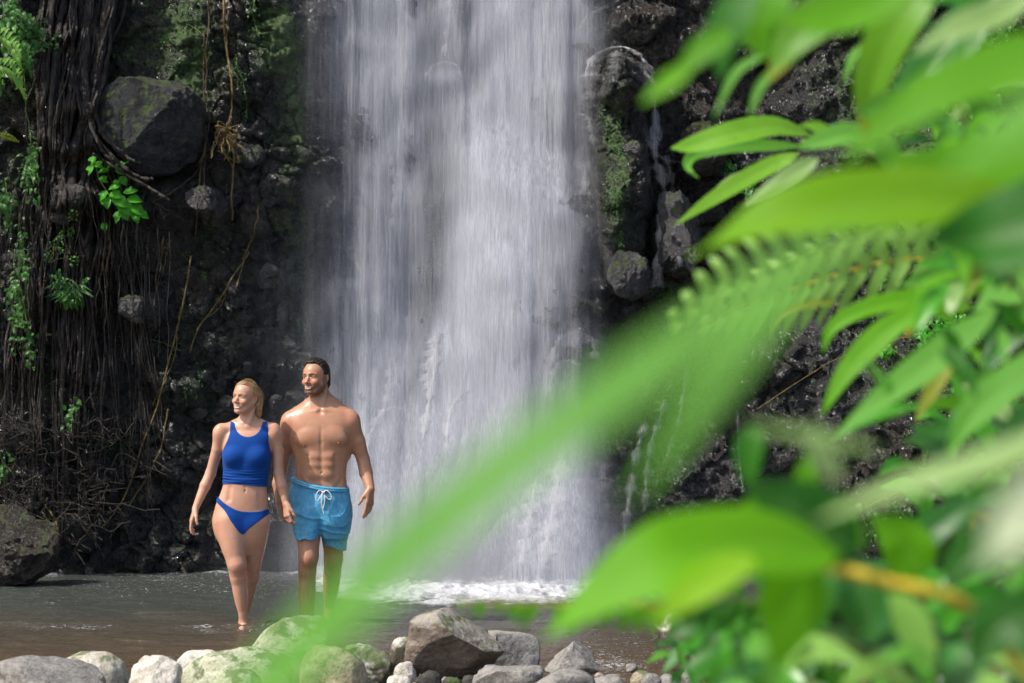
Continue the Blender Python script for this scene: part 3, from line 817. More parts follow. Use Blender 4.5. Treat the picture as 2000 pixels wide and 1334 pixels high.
def poly_sdf(X, Z, pts):
    """signed distance to a closed polygon in the x-z plane (negative inside)"""
    X, Z = np.broadcast_arrays(X, Z); d = np.full(X.shape, 1e9); ins = np.zeros(X.shape, bool)
    n = len(pts)
    for i in range(n):
        ax_, az = pts[i]; bx, bz = pts[(i + 1) % n]
        ex, ez = bx - ax_, bz - az; wx, wz = X - ax_, Z - az
        t = np.clip((wx * ex + wz * ez) / (ex * ex + ez * ez + 1e-12), 0, 1)
        d = np.minimum(d, np.hypot(wx - t * ex, wz - t * ez))
        c = ((az <= Z) & (bz > Z)) | ((bz <= Z) & (az > Z))
        xi = ax_ + (Z - az) / (bz - az + 1e-12) * ex
        ins ^= c & (X < xi)
    return np.where(ins, -d, d)
def woman():
    D = 15.7
    def J(zx, zy, dy=0.0):            # zoomed picture coordinates of the reference crop -> world
        return P(340 + zx / 2.381, 680 + zy / 2.381, D + dy)
    def J0(zx, zy, dy=0.0):           # same but on the plane D, then pushed along y without perspective
        q = P(340 + zx / 2.381, 680 + zy / 2.381, D); q[1] += dy; return q
    root = empty('person', (J(320, 1290)[0], D, -.10), 'woman with wet blonde hair in a cobalt blue crop top and bikini bottom wading', 'person')
    H, loc, ax = head_frame(J(333, 229, .0) , 33, -3, 4)
    hs = .93
    fine = (H(0, 0, 0) + [-.125, -.14, -.15], H(0, 0, 0) + [.125, .13, .14])
    xs = axis_fine(J(40, 0)[0], J(570, 0)[0], .004, fine[0][0], fine[1][0], .002)
    ys = axis_fine(D - .36, D + .42, .004, fine[0][1], fine[1][1], .002)
    zs = axis_fine(-.12, J(0, 130)[2], .004, fine[0][2], fine[1][2], .002)
    rows = [(826, 462, 503, .045, .055, .01), (836, 452, 512, .05, .065, .01), (846, 440, 526, .062, .082), (858, 435, 529, .078, .09), (870, 435, 529, .088, .092), (890, 436.5, 527.5, .094, .09),
            (905, 437.5, 525.5, .092, .083), (920, 439, 523, .086, .078), (940, 437, 520.5, .080, .074), (953, 434.5, 520, .080, .076), (968, 429, 523, .082, .083),
            (985, 421.5, 522, .082, .096), (1000, 418, 522, .080, .108), (1016, 417, 521, .076, .115), (1032, 418, 520, .072, .112), (1046, 421, 518, .064, .105), (1058, 432, 510, .05, .09), (1070, 455, 494, .03, .06), (1082, 468, 482, .008, .02)]
    torso = [(loft(rows, D, n=2.15), .01)]
    torso += [(ell(J0(282, 505, -.062), (.060, .048, .058)), .03), (ell(J0(392, 503, -.062), (.060, .048, .058)), .03)]
    legs = [  # hip, knee, ankle
        (cap(J0(257, 810, .0), J0(296, 1000, -.055), .099, .0570, mid=.086), .03),
        (ell(J0(305, 1014, -.080), (.028, .024, .034)), .045),
        (cap(J0(296, 1000, -.05), J0(300, 1060, -.035), .057, .047), .03),
        (cap(J0(299, 1050, -.03), J0(321, 1240, .0), .047, .0265, mid=.046), .03),
        (cap(J0(321, 1235, .0), J0(326, 1290, .015), .027, .031), .012), (cap(J0(326, 1292, .02), J0(318, 1312, -.13), .031, .022, (0, 0, 1), .8), .015),
        (cap(J0(377, 810, .02), J0(353, 1020, .10), .093, .054, mid=.081), .03),
        (cap(J0(353, 1015, .10), J0(347, 1070, .13), .054, .048), .03),
        (cap(J0(347, 1060, .13), J0(300, 1262, .27), .048, .026, mid=.046), .03), (cap(J0(300, 1262, .27), J0(296, 1310, .28), .027, .03), .012),
        (cap(J0(296, 1312, .28), J0(290, 1325, .16), .028, .022), .015)]
    base = torso + legs[:1] + legs[6:7]
    body = Fld(xs, ys, zs)
    for p, k in torso + legs: body.add(p, k)
    # shoulders and arms
    sl, sr = J0(214, 396, .005), J0(466, 396, .02)
    el, er = J0(166, 582, .05), J0(484, 580, .02)
    wl, wr = J0(101, 745, -.02), J0(522, 722, -.02)
    cl = [(cap(J0(345, 372, -.025), J0(222, 372, .0), .015, .026), .02), (cap(J0(345, 372, -.025), J0(462, 368, .01), .015, .026), .02),
          (cap(J0(338, 330, .035), J0(225, 380, .015), .036, .026), .035), (cap(J0(350, 330, .035), J0(458, 376, .02), .036, .026), .035)]
    for p, k in cl: body.add(p, k)
    arms = [(ell(sl, (.043, .043, .052)), .03), (cap(sl, J0(200, 470, .02), .043, .037), .025), (cap(J0(200, 470, .02), el, .037, .033), .008), (cap(el, J0(142, 640, .03), .034, .035), .012),
            (cap(J0(142, 640, .03), wl, .034, .0215, (0, 1, .0), .92), .01),
            (ell(sr, (.043, .043, .052)), .03), (cap(sr, J0(478, 470, .03), .043, .037), .025), (cap(J0(478, 470, .03), er, .037, .034), .008), (cap(er, J0(500, 640, .0), .034, .035), .012),
            (cap(J0(500, 640, .0), wr, .034, .0215, (0, 1, 0), .92), .01)]
    for p, k in arms: body.add(p, k)
    for p, k in hand_ops(wl, J0(84, 800, -.035) - wl, (1, .25, 0), (-.2, -1, 0), .172, .30, [.22, .34, .42, .5], .08, .45): body.add(p, k)
    for p, k in hand_ops(wr, J0(527, 770, -.03) - wr, (.75, .5, 0), (.2, -1, -.1), .168, .62, [.60, .66, .7, .72], .04, .35): body.add(p, k)
    # neck and head
    body.add(cap(J0(342, 350, .02), H(0, -.030, -.045), .050, .047), .03)
    for sg in (-1, 1): body.add(cap(H(sg * .055, -.03, -.055), J0(345, 372, -.035), .012, .009), .016)
    for kd, p, k in head_ops(H, ax, hs, .93, False): (body.add if kd == '+' else body.cut)(p, k)
    # modelling of the belly
    body.cut(ell(J0(337, 664, -.086), (.006, .010, .009)), .008)
    body.cut(cap(J0(337, 620, -.094), J0(337, 655, -.092), .006, .005), .02)
    body.cut(cap(J0(262, 650, -.080), J0(258, 700, -.08), .007, .007), .03); body.cut(cap(J0(410, 650, -.080), J0(408, 700, -.08), .007, .007), .03)
    body.cut(cap(J0(345, 385, -.08), J0(345, 372, -.062), .006, .007), .02)
    V, Q = body.mesh()
    skin = np.array((.57, .325, .22)); col = np.tile(skin, (len(V), 1))
    face_paint(loc, V, col, hs, skin, (.22, .13, .07), (.12, .16, .16), (.62, .20, .17), False)
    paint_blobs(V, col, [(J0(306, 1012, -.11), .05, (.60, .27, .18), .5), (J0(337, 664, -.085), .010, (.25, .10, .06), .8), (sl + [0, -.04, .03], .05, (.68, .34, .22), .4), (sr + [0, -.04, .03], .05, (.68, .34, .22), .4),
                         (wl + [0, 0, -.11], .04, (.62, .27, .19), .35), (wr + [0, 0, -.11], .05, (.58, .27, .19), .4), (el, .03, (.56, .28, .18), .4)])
    mk('body', V, Q, skin_mat('skin_fair'), root, cols={'Col': col})
    # garments: offset of the same trunk, cut to the pattern of each piece
    def cloth(name, ops, poly, off, mat, ylo, yhi, h=.0035, extra=None):
        cp = catmull([(a, b, 0) for a, b in poly + poly[:1]], len(poly) * 6)[:-1, :2]; pz = [(J0(a, b)[0], J0(a, b)[2]) for a, b in cp]
        lo = np.min(pz, 0) - .02; hi = np.max(pz, 0) + .02
        f = Fld(np.arange(lo[0], hi[0], h), np.arange(D + ylo, D + yhi, h), np.arange(lo[1], hi[1], h))
        for p, k in ops: f.add(p, k)
        X = f.ax[0][:, None, None]; Y = f.ax[1][None, :, None]; Z = f.ax[2][None, None, :]
        f.F = f.F - off
        if extra is not None: f.F = (f.F + extra(X, Y, Z)).astype(np.float32)
        d2 = poly_sdf(f.ax[0][:, None], f.ax[2][None, :], pz)[:, None, :].astype(np.float32)
        f.F = -smin(-f.F, -d2 * np.ones_like(f.F), .004)
        V_, Q_ = f.mesh()
        return mk(name, V_, Q_, mat, root)
    m = NT('cobalt_jersey'); p = m.pos()
    wv = m.noise(m.pos((1, 1, 3.5)), 24, 4, .6); fib = m.noise(p, 500, 2)
    m.end(m.bsdf(Base_Color=m.mix(m.noise(p, 8, 3), (.001, .040, .21), (.002, .062, .32)), Roughness=.8, Specular_IOR_Level=.2, Sheen_Weight=.05,
                 Normal=m.bump(m.math('ADD', wv, m.math('MULTIPLY', fib, .2)), .35, .006)))
    def folds(X, Y, Z):
        low = sstep(J0(0, 545)[2], J0(0, 600)[2], Z)
        zz = Z + .012 * vnoise(X * 9, Y * 9, Z * 0 + 1, 3)
        a = .0030 * np.sin(zz * 330 + 3 * vnoise(X * 7, Y * 6, Z * 8, 4)) * low * (.5 + .5 * vnoise(X * 14, Y * 10, Z * 24, 6))
        return a - .004 * vnoise(X * 8, Y * 8, Z * 40, 5) * low * .6
    top = [(263, 341), (264, 340), (280, 345), (282, 347), (292, 378), (315, 402), (348, 412), (382, 402), (403, 378), (412, 346), (413, 344), (431, 340), (433, 342), (438, 372), (441, 420), (448, 470), (452, 520),
           (444, 575), (436, 625), (434, 642), (432, 643), (380, 640), (330, 634), (270, 629), (224, 629), (222, 628), (223, 620), (226, 570), (222, 500), (236, 462), (254, 425), (263, 385)]
    cloth('crop_top', base + cl, top, .0055, m.m, -.24, .16, .003, folds)
    bot = [(196, 690), (198, 689), (212, 697), (260, 732), (320, 756), (400, 757), (446, 743), (448, 742), (450, 763), (448, 765), (402, 800), (352, 838), (330, 862), (308, 850), (272, 800), (240, 752), (198, 714), (196, 712)]
    cloth('bikini_bottom', base, bot, .0045, m.m, -.20, .20, .003)
    # hair
    f = Fld(np.arange(H(0, 0, 0)[0] - .15, H(0, 0, 0)[0] + .17, .0028), np.arange(H(0, 0, 0)[1] - .15, H(0, 0, 0)[1] + .19, .0028), np.arange(H(0, 0, 0)[2] - .22, H(0, 0, 0)[2] + .15, .0028))
    E = lambda c, r: ell(H(*[v * hs for v in c]), [v * hs for v in r], ax)
    f.add(E((0, -.016, .034), (.082, .100, .089)), .01); f.add(E((0, .024, .034), (.071, .064, .064)), .03)
    f.add(E((.020, -.070, -.02), (.066, .045, .080)), .03); f.add(E((.035, -.068, -.085), (.045, .038, .075)), .03)
    f.add(cap(H(.050, -.050, -.10), H(.062, -.058, -.168), .028, .012), .02); f.add(cap(H(.03, -.06, -.10), H(.040, -.070, -.175), .026, .010), .02)
    f.add(cap(H(.062, -.040, -.02), H(.070, -.055, -.10), .022, .022), .02)
    f.add(cap(H(-.045, -.05, -.06), H(-.035, -.05, -.12), .022, .012), .02)
    X = f.ax[0][:, None, None]; Y = f.ax[1][None, :, None]; Z = f.ax[2][None, None, :]
    c0 = H(0, 0, 0)
    r_, f_, u_ = [((X - c0[0]) * a[0] + (Y - c0[1]) * a[1] + (Z - c0[2]) * a[2]) / hs for a in ax]
    # keep behind the hairline
    hair = f_ - (.052 - .9 * np.maximum(.052 - u_, 0) ** 1.0 + .35 * np.maximum(u_ - .05, 0) * 3 - 5.5 * np.abs(r_) ** 2)
    line = np.maximum(hair, -1)
    front = f_ - (.012 + .55 * (u_ - .02)) - .018 * np.clip(1 - (np.abs(r_) / .05) ** 2, 0, 1)
    earcut = .030 - np.sqrt((f_ + .012) ** 2 + ((u_ + .012) * .85) ** 2) - .2 * np.maximum(.055 - np.abs(r_), 0)
    f.F = np.maximum(f.F, np.maximum(front * .85, earcut)).astype(np.float32)
    grv = .0010 * np.sin(r_ * 300 + f_ * 260 + 5 * vnoise(r_ * 12, f_ * 12, u_ * 12, 9)) + .003 * vnoise(r_ * 40, f_ * 9, u_ * 14, 10)
    f.F = (f.F + grv).astype(np.float32)
    V, Q = f.mesh()
    m = NT('wet_blonde_hair'); p = m.pos((1, 1, .25))
    st = m.noise(p, 190, 3, .6); b2 = m.noise(m.pos(), 16, 3)
    c = m.ramp(m.math('ADD', m.math('MULTIPLY', st, .6), m.math('MULTIPLY', b2, .4)), [(.34, (.07, .038, .017)), (.5, (.27, .165, .075)), (.64, (.52, .36, .18))])
    m.end(m.bsdf(Base_Color=c, Roughness=.38, Specular_IOR_Level=.5, Normal=m.bump(st, .6, .004)))
    mk('hair', V, Q, m.m, root)
    V = []; Fl = []; off = 0; rg = np.random.default_rng(4)
    for i in range(110):
        a = rg.uniform(-1.25, 1.35); b = rg.uniform(-.012, .012); e = rg.uniform(-.185, -.15) * rg.uniform(.7, 1)
        x0 = math.sin(a)
        pts = [H(x0 * .070 * hs, (.035 - .03 * abs(x0)) * hs, (.035 + .085 * math.cos(a)) * hs), H(x0 * .080 * hs, -.03 * hs, (.045 + .083 * math.cos(a)) * hs), H((x0 * .066 + .012) * hs, (-.095 + b) * hs, (.02 + .03 * math.cos(a)) * hs),
               H((x0 * .045 + .030) * hs, (-.094 + b) * hs, -.06 * hs), H((x0 * .035 + .042 + b) * hs, (-.082 + 2 * b) * hs, e * hs)]
        v, fq, _, _ = tube_arr(catmull(pts, 20), .0016 * np.linspace(1, .5, 20), 4); V.append(v); Fl.append(fq + off); off += len(v)
    mk('hair_strands', np.vstack(V), np.vstack(Fl), m.m, root)
    return root
woman()
def man():
    D = 15.9
    def J0(zx, zy, dy=0.0):
        q = P(340 + zx / 2.381, 680 + zy / 2.381, D); q[1] += dy; return q
    root = empty('person', (J0(650, 1290)[0], D, -.12), 'bare-chested man with short dark hair and stubble wading in light blue swim shorts', 'person')
    H, loc, ax = head_frame(J0(659, 137), 30, 2, 3)
    hs = 1.0
    fine = (H(0, 0, 0) + [-.13, -.15, -.16], H(0, 0, 0) + [.13, .13, .14])
    xs = axis_fine(J0(440, 0)[0], J0(965, 0)[0], .004, fine[0][0], fine[1][0], .002)
    ys = axis_fine(D - .36, D + .46, .004, fine[0][1], fine[1][1], .002)
    zs = axis_fine(-.14, J0(0, 20)[2], .004, fine[0][2], fine[1][2], .002)
    rows = [(784, 604, 646, .05, .06, .015), (793, 588, 662, .055, .075, .01), (803, 570, 682, .068, .095), (815, 562, 691, .085, .11), (830, 561, 692, .103, .118), (850, 565, 689, .112, .122), (866, 570, 685, .112, .122),
            (885, 574, 681, .104, .115), (905, 577, 678, .098, .104), (925, 578.5, 676, .096, .098), (942, 578, 677, .096, .10), (960, 574, 680, .098, .11), (985, 572, 682, .098, .122), (1010, 574, 680, .09, .118), (1030, 580, 672, .06, .09)]
    body = Fld(xs, ys, zs)
    body.add(loft(rows, D, n=2.25), .01)
    # chest
    for c, r, k in ((J0(640, 412, -.078), (.083, .036, .058), .025), (J0(742, 408, -.078), (.080, .036, .058), .025),
                    (J0(610, 430, -.074), (.055, .030, .042), .02), (J0(772, 424, -.074), (.055, .030, .042), .02)):
        body.add(ell(c, r), k)
    for a, b, r1, r2, k in ((J0(674, 290, -.058), J0(560, 318, -.012), .013, .015, .016), (J0(697, 290, -.058), J0(806, 308, -.012), .013, .015, .016),       # clavicles
                            (J0(675, 235, .04), J0(545, 322, .03), .048, .038, .045), (J0(700, 235, .04), J0(810, 312, .03), .048, .038, .045)):       # trapezius
        body.add(cap(a, b, r1, r2), k)
    sl, sr = J0(538, 352, .02), J0(820, 346, .015)
    el, er = J0(492, 575, .06), J0(878, 520, .04)
    wl, wr = J0(490, 712, .0), J0(916, 655, -.06)
    for p, k in [(ell(sl, (.060, .062, .072)), .035), (cap(sl, J0(516, 440, .035), .056, .050), .03), (cap(J0(516, 440, .035), el, .051, .041), .010), (cap(el, J0(484, 632, .04), .042, .043), .012), (cap(J0(484, 632, .04), wl, .042, .028), .01),
                 (ell(sr, (.060, .062, .072)), .035), (cap(sr, J0(850, 432, .03), .056, .052), .03), (cap(J0(850, 432, .03), er, .053, .042), .010), (cap(er, J0(892, 580, .01), .043, .044), .012), (cap(J0(892, 580, .01), wr, .043, .028), .01)]:
        body.add(p, k)
    for p, k in hand_ops(wl, J0(508, 765, -.015) - wl, (.5, -.6, 0), (.7, -.5, 0), .19, .5, [.42, .5, .55, .6], .05, .4): body.add(p, k)
    for p, k in hand_ops(wr, J0(912, 712, -.075) - wr, (-.8, .5, 0), (-.3, -1, 0), .192, .26, [.16, .24, .30, .34], .07, .5): body.add(p, k)
    # lats
    body.add(cap(J0(572, 420, .03), J0(580, 500, .03), .045, .03), .04); body.add(cap(J0(806, 415, .03), J0(797, 495, .03), .045, .03), .04)
    # abs: raised pads, cut lines
    for zx, zy, rx, rz in ((655, 505, .036, .024), (722, 505, .036, .024), (655, 543, .036, .022), (720, 543, .035, .022), (658, 585, .034, .026), (716, 585, .033, .026)):
        body.add(ell(J0(zx, zy, -.088), (rx * .95, .0175, rz * .95)), .032)
    body.cut(cap(J0(690, 440, -.118), J0(692, 570, -.112), .002, .002), .022)
    body.cut(cap(J0(690, 330, -.112), J0(690, 450, -.124), .003, .003), .020)
    for a, b in (): body.cut(cap(J0(*a, -.110), J0(*b, -.112), .001, .001), .02)
    body.cut(cap(J0(628, 500, -.10), J0(618, 600, -.095), .005, .005), .022); body.cut(cap(J0(756, 500, -.10), J0(764, 600, -.095), .005, .005), .022)
    for i in range(0):
        body.cut(cap(J0(590 + 8 * i, 500 + 26 * i, -.07), J0(618, 515 + 24 * i, -.10), .0015, .0015), .012); body.cut(cap(J0(792 - 8 * i, 496 + 26 * i, -.07), J0(764, 512 + 24 * i, -.10), .0015, .0015), .012)
    body.cut(ell(J0(692, 577, -.106), (.006, .009, .008)), .008)
    body.cut(cap(J0(585, 600, -.075), J0(640, 665, -.09), .006, .006), .025); body.cut(cap(J0(788, 610, -.075), J0(740, 670, -.09), .006, .006), .025)
    body.cut(ell(J0(684, 292, -.078), (.010, .010, .012)), .03)
    for q in ((610, 455), (771, 441)): body.add(ell(J0(*q, -.110), (.005, .005, .005)), .006)
    # legs
    for p, k in [(cap(J0(625, 800, -.01), J0(630, 970, -.07), .100, .060, mid=.078), .03), (ell(J0(630, 978, -.108), (.033, .028, .042)), .04),
                 (cap(J0(630, 965, -.065), J0(623, 1030, -.05), .059, .052), .03), (cap(J0(622, 1020, -.045), J0(617, 1280, .02), .052, .032, mid=.055), .03),
                 (cap(J0(617, 1280, .02), J0(617, 1315, .02), .034, .036), .012), (cap(J0(617, 1318, .02), J0(605, 1330, -.15), .036, .026), .015),
                 (cap(J0(738, 800, .02), J0(735, 985, .13), .098, .058, mid=.076), .03), (ell(J0(735, 985, .095), (.032, .028, .04)), .04),
                 (cap(J0(735, 980, .13), J0(704, 1225, .34), .057, .033, mid=.056), .03), (cap(J0(704, 1225, .34), J0(700, 1300, .30), .034, .034), .015)]:
        body.add(p, k)
    # neck, head
    body.add(cap(J0(682, 290, .03), H(0, -.035, -.05), .060, .056), .03)
    for sg in (-1, 1): body.add(cap(H(sg * .058, -.032, -.055), J0(685 + sg * 8, 292, -.040), .013, .010), .016)
    body.add(ell(H(0, .008, -.138), (.009, .010, .012), ax), .02)
    for kd, p, k in head_ops(H, ax, hs, 1.06, True): (body.add if kd == '+' else body.cut)(p, k)
    V, Q = body.mesh()
    skin = np.array((.47, .25, .15)); col = np.tile(skin, (len(V), 1))
    face_paint(loc, V, col, hs, skin, (.045, .028, .02), (.05, .03, .02), (.50, .20, .16), True)
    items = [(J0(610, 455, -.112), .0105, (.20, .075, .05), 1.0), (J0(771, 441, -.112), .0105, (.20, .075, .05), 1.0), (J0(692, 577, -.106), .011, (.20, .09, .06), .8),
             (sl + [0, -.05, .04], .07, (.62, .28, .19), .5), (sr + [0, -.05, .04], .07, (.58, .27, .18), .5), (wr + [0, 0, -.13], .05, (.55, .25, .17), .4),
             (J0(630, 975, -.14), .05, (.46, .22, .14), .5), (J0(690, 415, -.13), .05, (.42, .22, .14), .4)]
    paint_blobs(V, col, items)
    lowleg = sstep(J0(0, 940)[2], J0(0, 1060)[2], V[:, 2]) * (.5 + .5 * vnoise(V[:, 0] * 60, V[:, 1] * 60, V[:, 2] * 12, 3))
    col = col * (1 - .30 * lowleg[:, None])
    mk('body', V, Q, skin_mat('skin_tanned', .40), root, cols={'Col': col})
    # shorts
    f = Fld(np.arange(J0(515, 0)[0], J0(850, 0)[0], .0034), np.arange(D - .24, D + .26, .0034), np.arange(J0(0, 965)[2], J0(0, 590)[2], .0034))
    srow = [(928, 574, 679, .106, .112), (944, 571, 681, .109, .116), (960, 566, 684, .116, .128), (985, 566, 688, .120, .138), (1010, 570, 688, .120, .138), (1030, 574, 684, .112, .13), (1052, 580, 680, .08, .10)]
    f.add(loft(srow, D, n=2.3), .01)
    f.add(cap(J0(632, 790, -.02), J0(628, 900, -.062), .108, .086, (0, 1, 0), 1.12), .03)
    f.add(cap(J0(737, 790, .02), J0(739, 955, .082), .108, .088, (0, 1, 0), 1.12), .03)
    f.add(ell(J0(800, 760, .02), (.035, .06, .055)), .03)
    X = f.ax[0][:, None, None]; Y = f.ax[1][None, :, None]; Z = f.ax[2][None, None, :]
    s_ = D / F_PX / 2.381
    zx = (X / s_ + 0) ; x0 = J0(0, 0)[0]; zxx = (X - x0) / s_; zyy = (J0(0, 0)[2] - Z) / s_
    # folds: diagonal creases falling from the waist, horizontal ones across the thighs
    wob = vnoise(X * 7, Y * 5, Z * 7, 21)
    cr = (1 - np.abs(vnoise(X * 13 + Z * 7 + wob, Y * 5, Z * 5 - X * 2, 22)) * 2) * .5
    cr2 = (1 - np.abs(vnoise(X * 6 - Z * 3, Y * 5, Z * 20 + wob * 1.4, 23)) * 2)
    gath = np.sin(np.arctan2(X - J0(685, 0)[0], -(Y - D) + 0 * X) * 60 + 2 * wob) * .0016 * sstep(720, 640, zyy) * sstep(612, 650, zyy)
    lowm = sstep(700, 800, zyy)
    f.F = (f.F - .0115 * cr * (1 - .5 * lowm) * sstep(960, 820, zyy) - .0065 * cr2 * (.3 + .7 * lowm) * sstep(930, 830, zyy) + gath + .005).astype(np.float32)
    f.F = (f.F + .034 * np.exp(-(((zxx - 683) / 13) ** 2)) * sstep(770, 850, zyy) * (Y < D + .02)).astype(np.float32)
    # waist line and hems
    waist = (604 + (zxx - 553) * .185 + 12 * np.sin(np.clip((zxx - 553) / 250, 0, 1) * np.pi)) * 1.0
    waist = np.where(Y > D, waist - 8, waist)
    hemL = 884 + .06 * np.abs(zxx - 625) + 3 * np.sin(zxx * .12); hemR = 906 + (zxx - 680) * .36 + 3 * np.sin(zxx * .1)
    hem = np.where(zxx < 684, hemL, hemR)
    f.F = np.maximum(f.F, (waist - zyy) * s_); f.F = np.maximum(f.F, (zyy - hem) * s_)
    gap = 8 - np.abs(zxx - 681) - np.maximum(872 - zyy, 0) * 1.0
    f.F = np.maximum(f.F, gap * s_).astype(np.float32)
    V, Q = f.mesh()
    m = NT('sky_blue_nylon'); p = m.pos()
    fine = m.noise(p, 700, 2); cre = m.noise(p, 36, 5, .62); vert = m.noise(m.pos((1, 1, .35)), 34, 4, .6)
    c = m.mix(m.ramp(cre, [(.35, 0), (.7, 1)]), (.055, .31, .54), (.11, .45, .70))
    m.end(m.bsdf(Base_Color=c, Roughness=.5, Sheen_Weight=.15, Normal=m.bump(m.math('ADD', m.math('ADD', m.math('MULTIPLY', cre, .8), m.math('MULTIPLY', vert, .8)), m.math('MULTIPLY', fine, .08)), .55, .010)))
    sh = mk('swim_shorts', V, Q, m.m, root)
    # elastic waistband: a gathered ring that follows the tilted waist
    n = 150; th = np.linspace(0, 2 * np.pi, n, endpoint=False); rings = []
    cx_ = (J0(553, 0)[0] + J0(805, 0)[0]) / 2; ra = (J0(805, 0)[0] - J0(548, 0)[0]) / 2 + .007
    for k, (dz, dr) in enumerate(((0.004, -.014), (.004, -.003), (-.002, .003), (-.008, .0035), (-.0105, .001), (-.013, .0035), (-.020, .004), (-.026, .002), (-.030, -.006))):
        x = cx_ + (ra + dr) * np.sign(np.cos(th)) * np.abs(np.cos(th)) ** .86; b = .122 + dr
        y = D + b * np.sign(np.sin(th)) * np.abs(np.sin(th)) ** .86 * np.where(np.sin(th) > 0, 1.06, 1)
        q = (x - x0) / s_; wz = 604 + (q - 553) * .185 + 12 * np.sin(np.clip((q - 553) / 250, 0, 1) * np.pi) - np.where(np.sin(th) > 0, 8 * np.sin(th), 0)
        jit = .0014 * np.sin(th * 75 + 2 * np.sin(5 * th)) * (1 if 1 < k < 8 else 0)
        x = x + jit * np.cos(th); y = y + jit * np.sin(th)
        rings.append(np.stack([x, y, J0(0, 0)[2] - wz * s_ + dz], 1))
    V = np.vstack(rings); a = np.arange(n); b = (a + 1) % n
    Fq = np.vstack([np.stack([k * n + a, (k + 1) * n + a, (k + 1) * n + b, k * n + b], 1) for k in range(len(rings) - 1)])
    mk('waistband', V, Fq, m.m, root)
    # drawstring bow
    m2 = NT('white_cord'); m2.end(m2.bsdf(Base_Color=(.78, .75, .68), Roughness=.8, Normal=m2.bump(m2.noise(m2.pos((1, 1, 1)), 500, 2), .5, .002)))
    yk = -.128
    W = lambda *q: [J0(a, b, yk - c) for a, b, c in q]
    V = []; Fl = []; off = 0
    for path in (W((700, 664, .0), (684, 658, .010), (672, 672, .012), (668, 700, .010), (674, 706, .008), (686, 690, .008), (698, 668, .004)),
                 W((702, 664, .0), (718, 658, .010), (736, 676, .012), (738, 696, .010), (726, 698, .008), (712, 684, .008), (702, 668, .004)),
                 W((700, 668, .006), (694, 690, .010), (696, 730, .010), (704, 766, .008)), W((703, 668, .006), (708, 690, .010), (706, 720, .010), (700, 744, .008)),
                 W((694, 662, .006), (701, 668, .014), (709, 663, .006))):
        v, fq, _, _ = tube_arr(catmull(path, 22), .0031, 7); V.append(v); Fl.append(fq + off); off += len(v)
    mk('drawstring', np.vstack(V), np.vstack(Fl), m2.m, root)
    # hair: short, swept back
    c0 = H(0, 0, 0)
    f = Fld(np.arange(c0[0] - .14, c0[0] + .15, .0026), np.arange(c0[1] - .15, c0[1] + .17, .0026), np.arange(c0[2] - .12, c0[2] + .16, .0026))
    E = lambda c, r: ell(H(*c), r, ax)
    f.add(E((0, -.016, .034), (.0795, .100, .090)), .01); f.add(E((0, .020, .046), (.066, .066, .060)), .03); f.add(E((0, -.010, .085), (.055, .070, .042)), .03)
    f.add(E((0, -.078, -.03), (.058, .034, .055)), .03)
    X = f.ax[0][:, None, None]; Y = f.ax[1][None, :, None]; Z = f.ax[2][None, None, :]
    r_, f_, u_ = [((X - c0[0]) * a[0] + (Y - c0[1]) * a[1] + (Z - c0[2]) * a[2]) for a in ax]
    front = f_ - (.018 + .70 * (u_ - .045)) - .016 * np.clip(1 - (r_ / .03) ** 2, 0, 1)
    side = f_ - np.where(u_ > .0, .022, .006)
    burn = np.minimum(np.maximum(front, 0 * f_ - 1), 1)
    mask = np.where(u_ < .045, np.maximum(f_ - .020, -(u_ + .022) - np.where(f_ > -.03, 0, .05)), front)
    earcut = .027 - np.sqrt((f_ + .012) ** 2 + ((u_ + .014) * .85) ** 2) - .2 * np.maximum(.055 - np.abs(r_), 0)
    low = -(u_ + .085)
    f.F = np.maximum(np.maximum(f.F, mask * .8), np.maximum(earcut, low)).astype(np.float32)
    grv = .0020 * np.sin(r_ * 420 + 5 * vnoise(r_ * 14, f_ * 10, u_ * 12, 9)) + .0032 * vnoise(r_ * 50, f_ * 12, u_ * 12, 10)
    f.F = (f.F + grv).astype(np.float32)
    V, Q = f.mesh()
    m = NT('wet_dark_hair'); st = m.noise(m.pos((1, 1, .4)), 220, 3, .6)
    m.end(m.bsdf(Base_Color=m.ramp(st, [(.4, (.008, .006, .005)), (.65, (.045, .030, .022))]), Roughness=.32, Normal=m.bump(st, .7, .004)))
    mk('hair', V, Q, m.m, root)
    return root
man()
# ---------------------------------------------------------------- rocks
def ico(sub):
    import bmesh
    bm = bmesh.new(); bmesh.ops.create_icosphere(bm, subdivisions=sub, radius=1)
    V = np.array([v.co[:] for v in bm.verts]); F = np.array([[v.index for v in f.verts] for f in bm.faces]); bm.free(); return V, F
ICO = {k: ico(k) for k in (3, 4, 5, 6)}

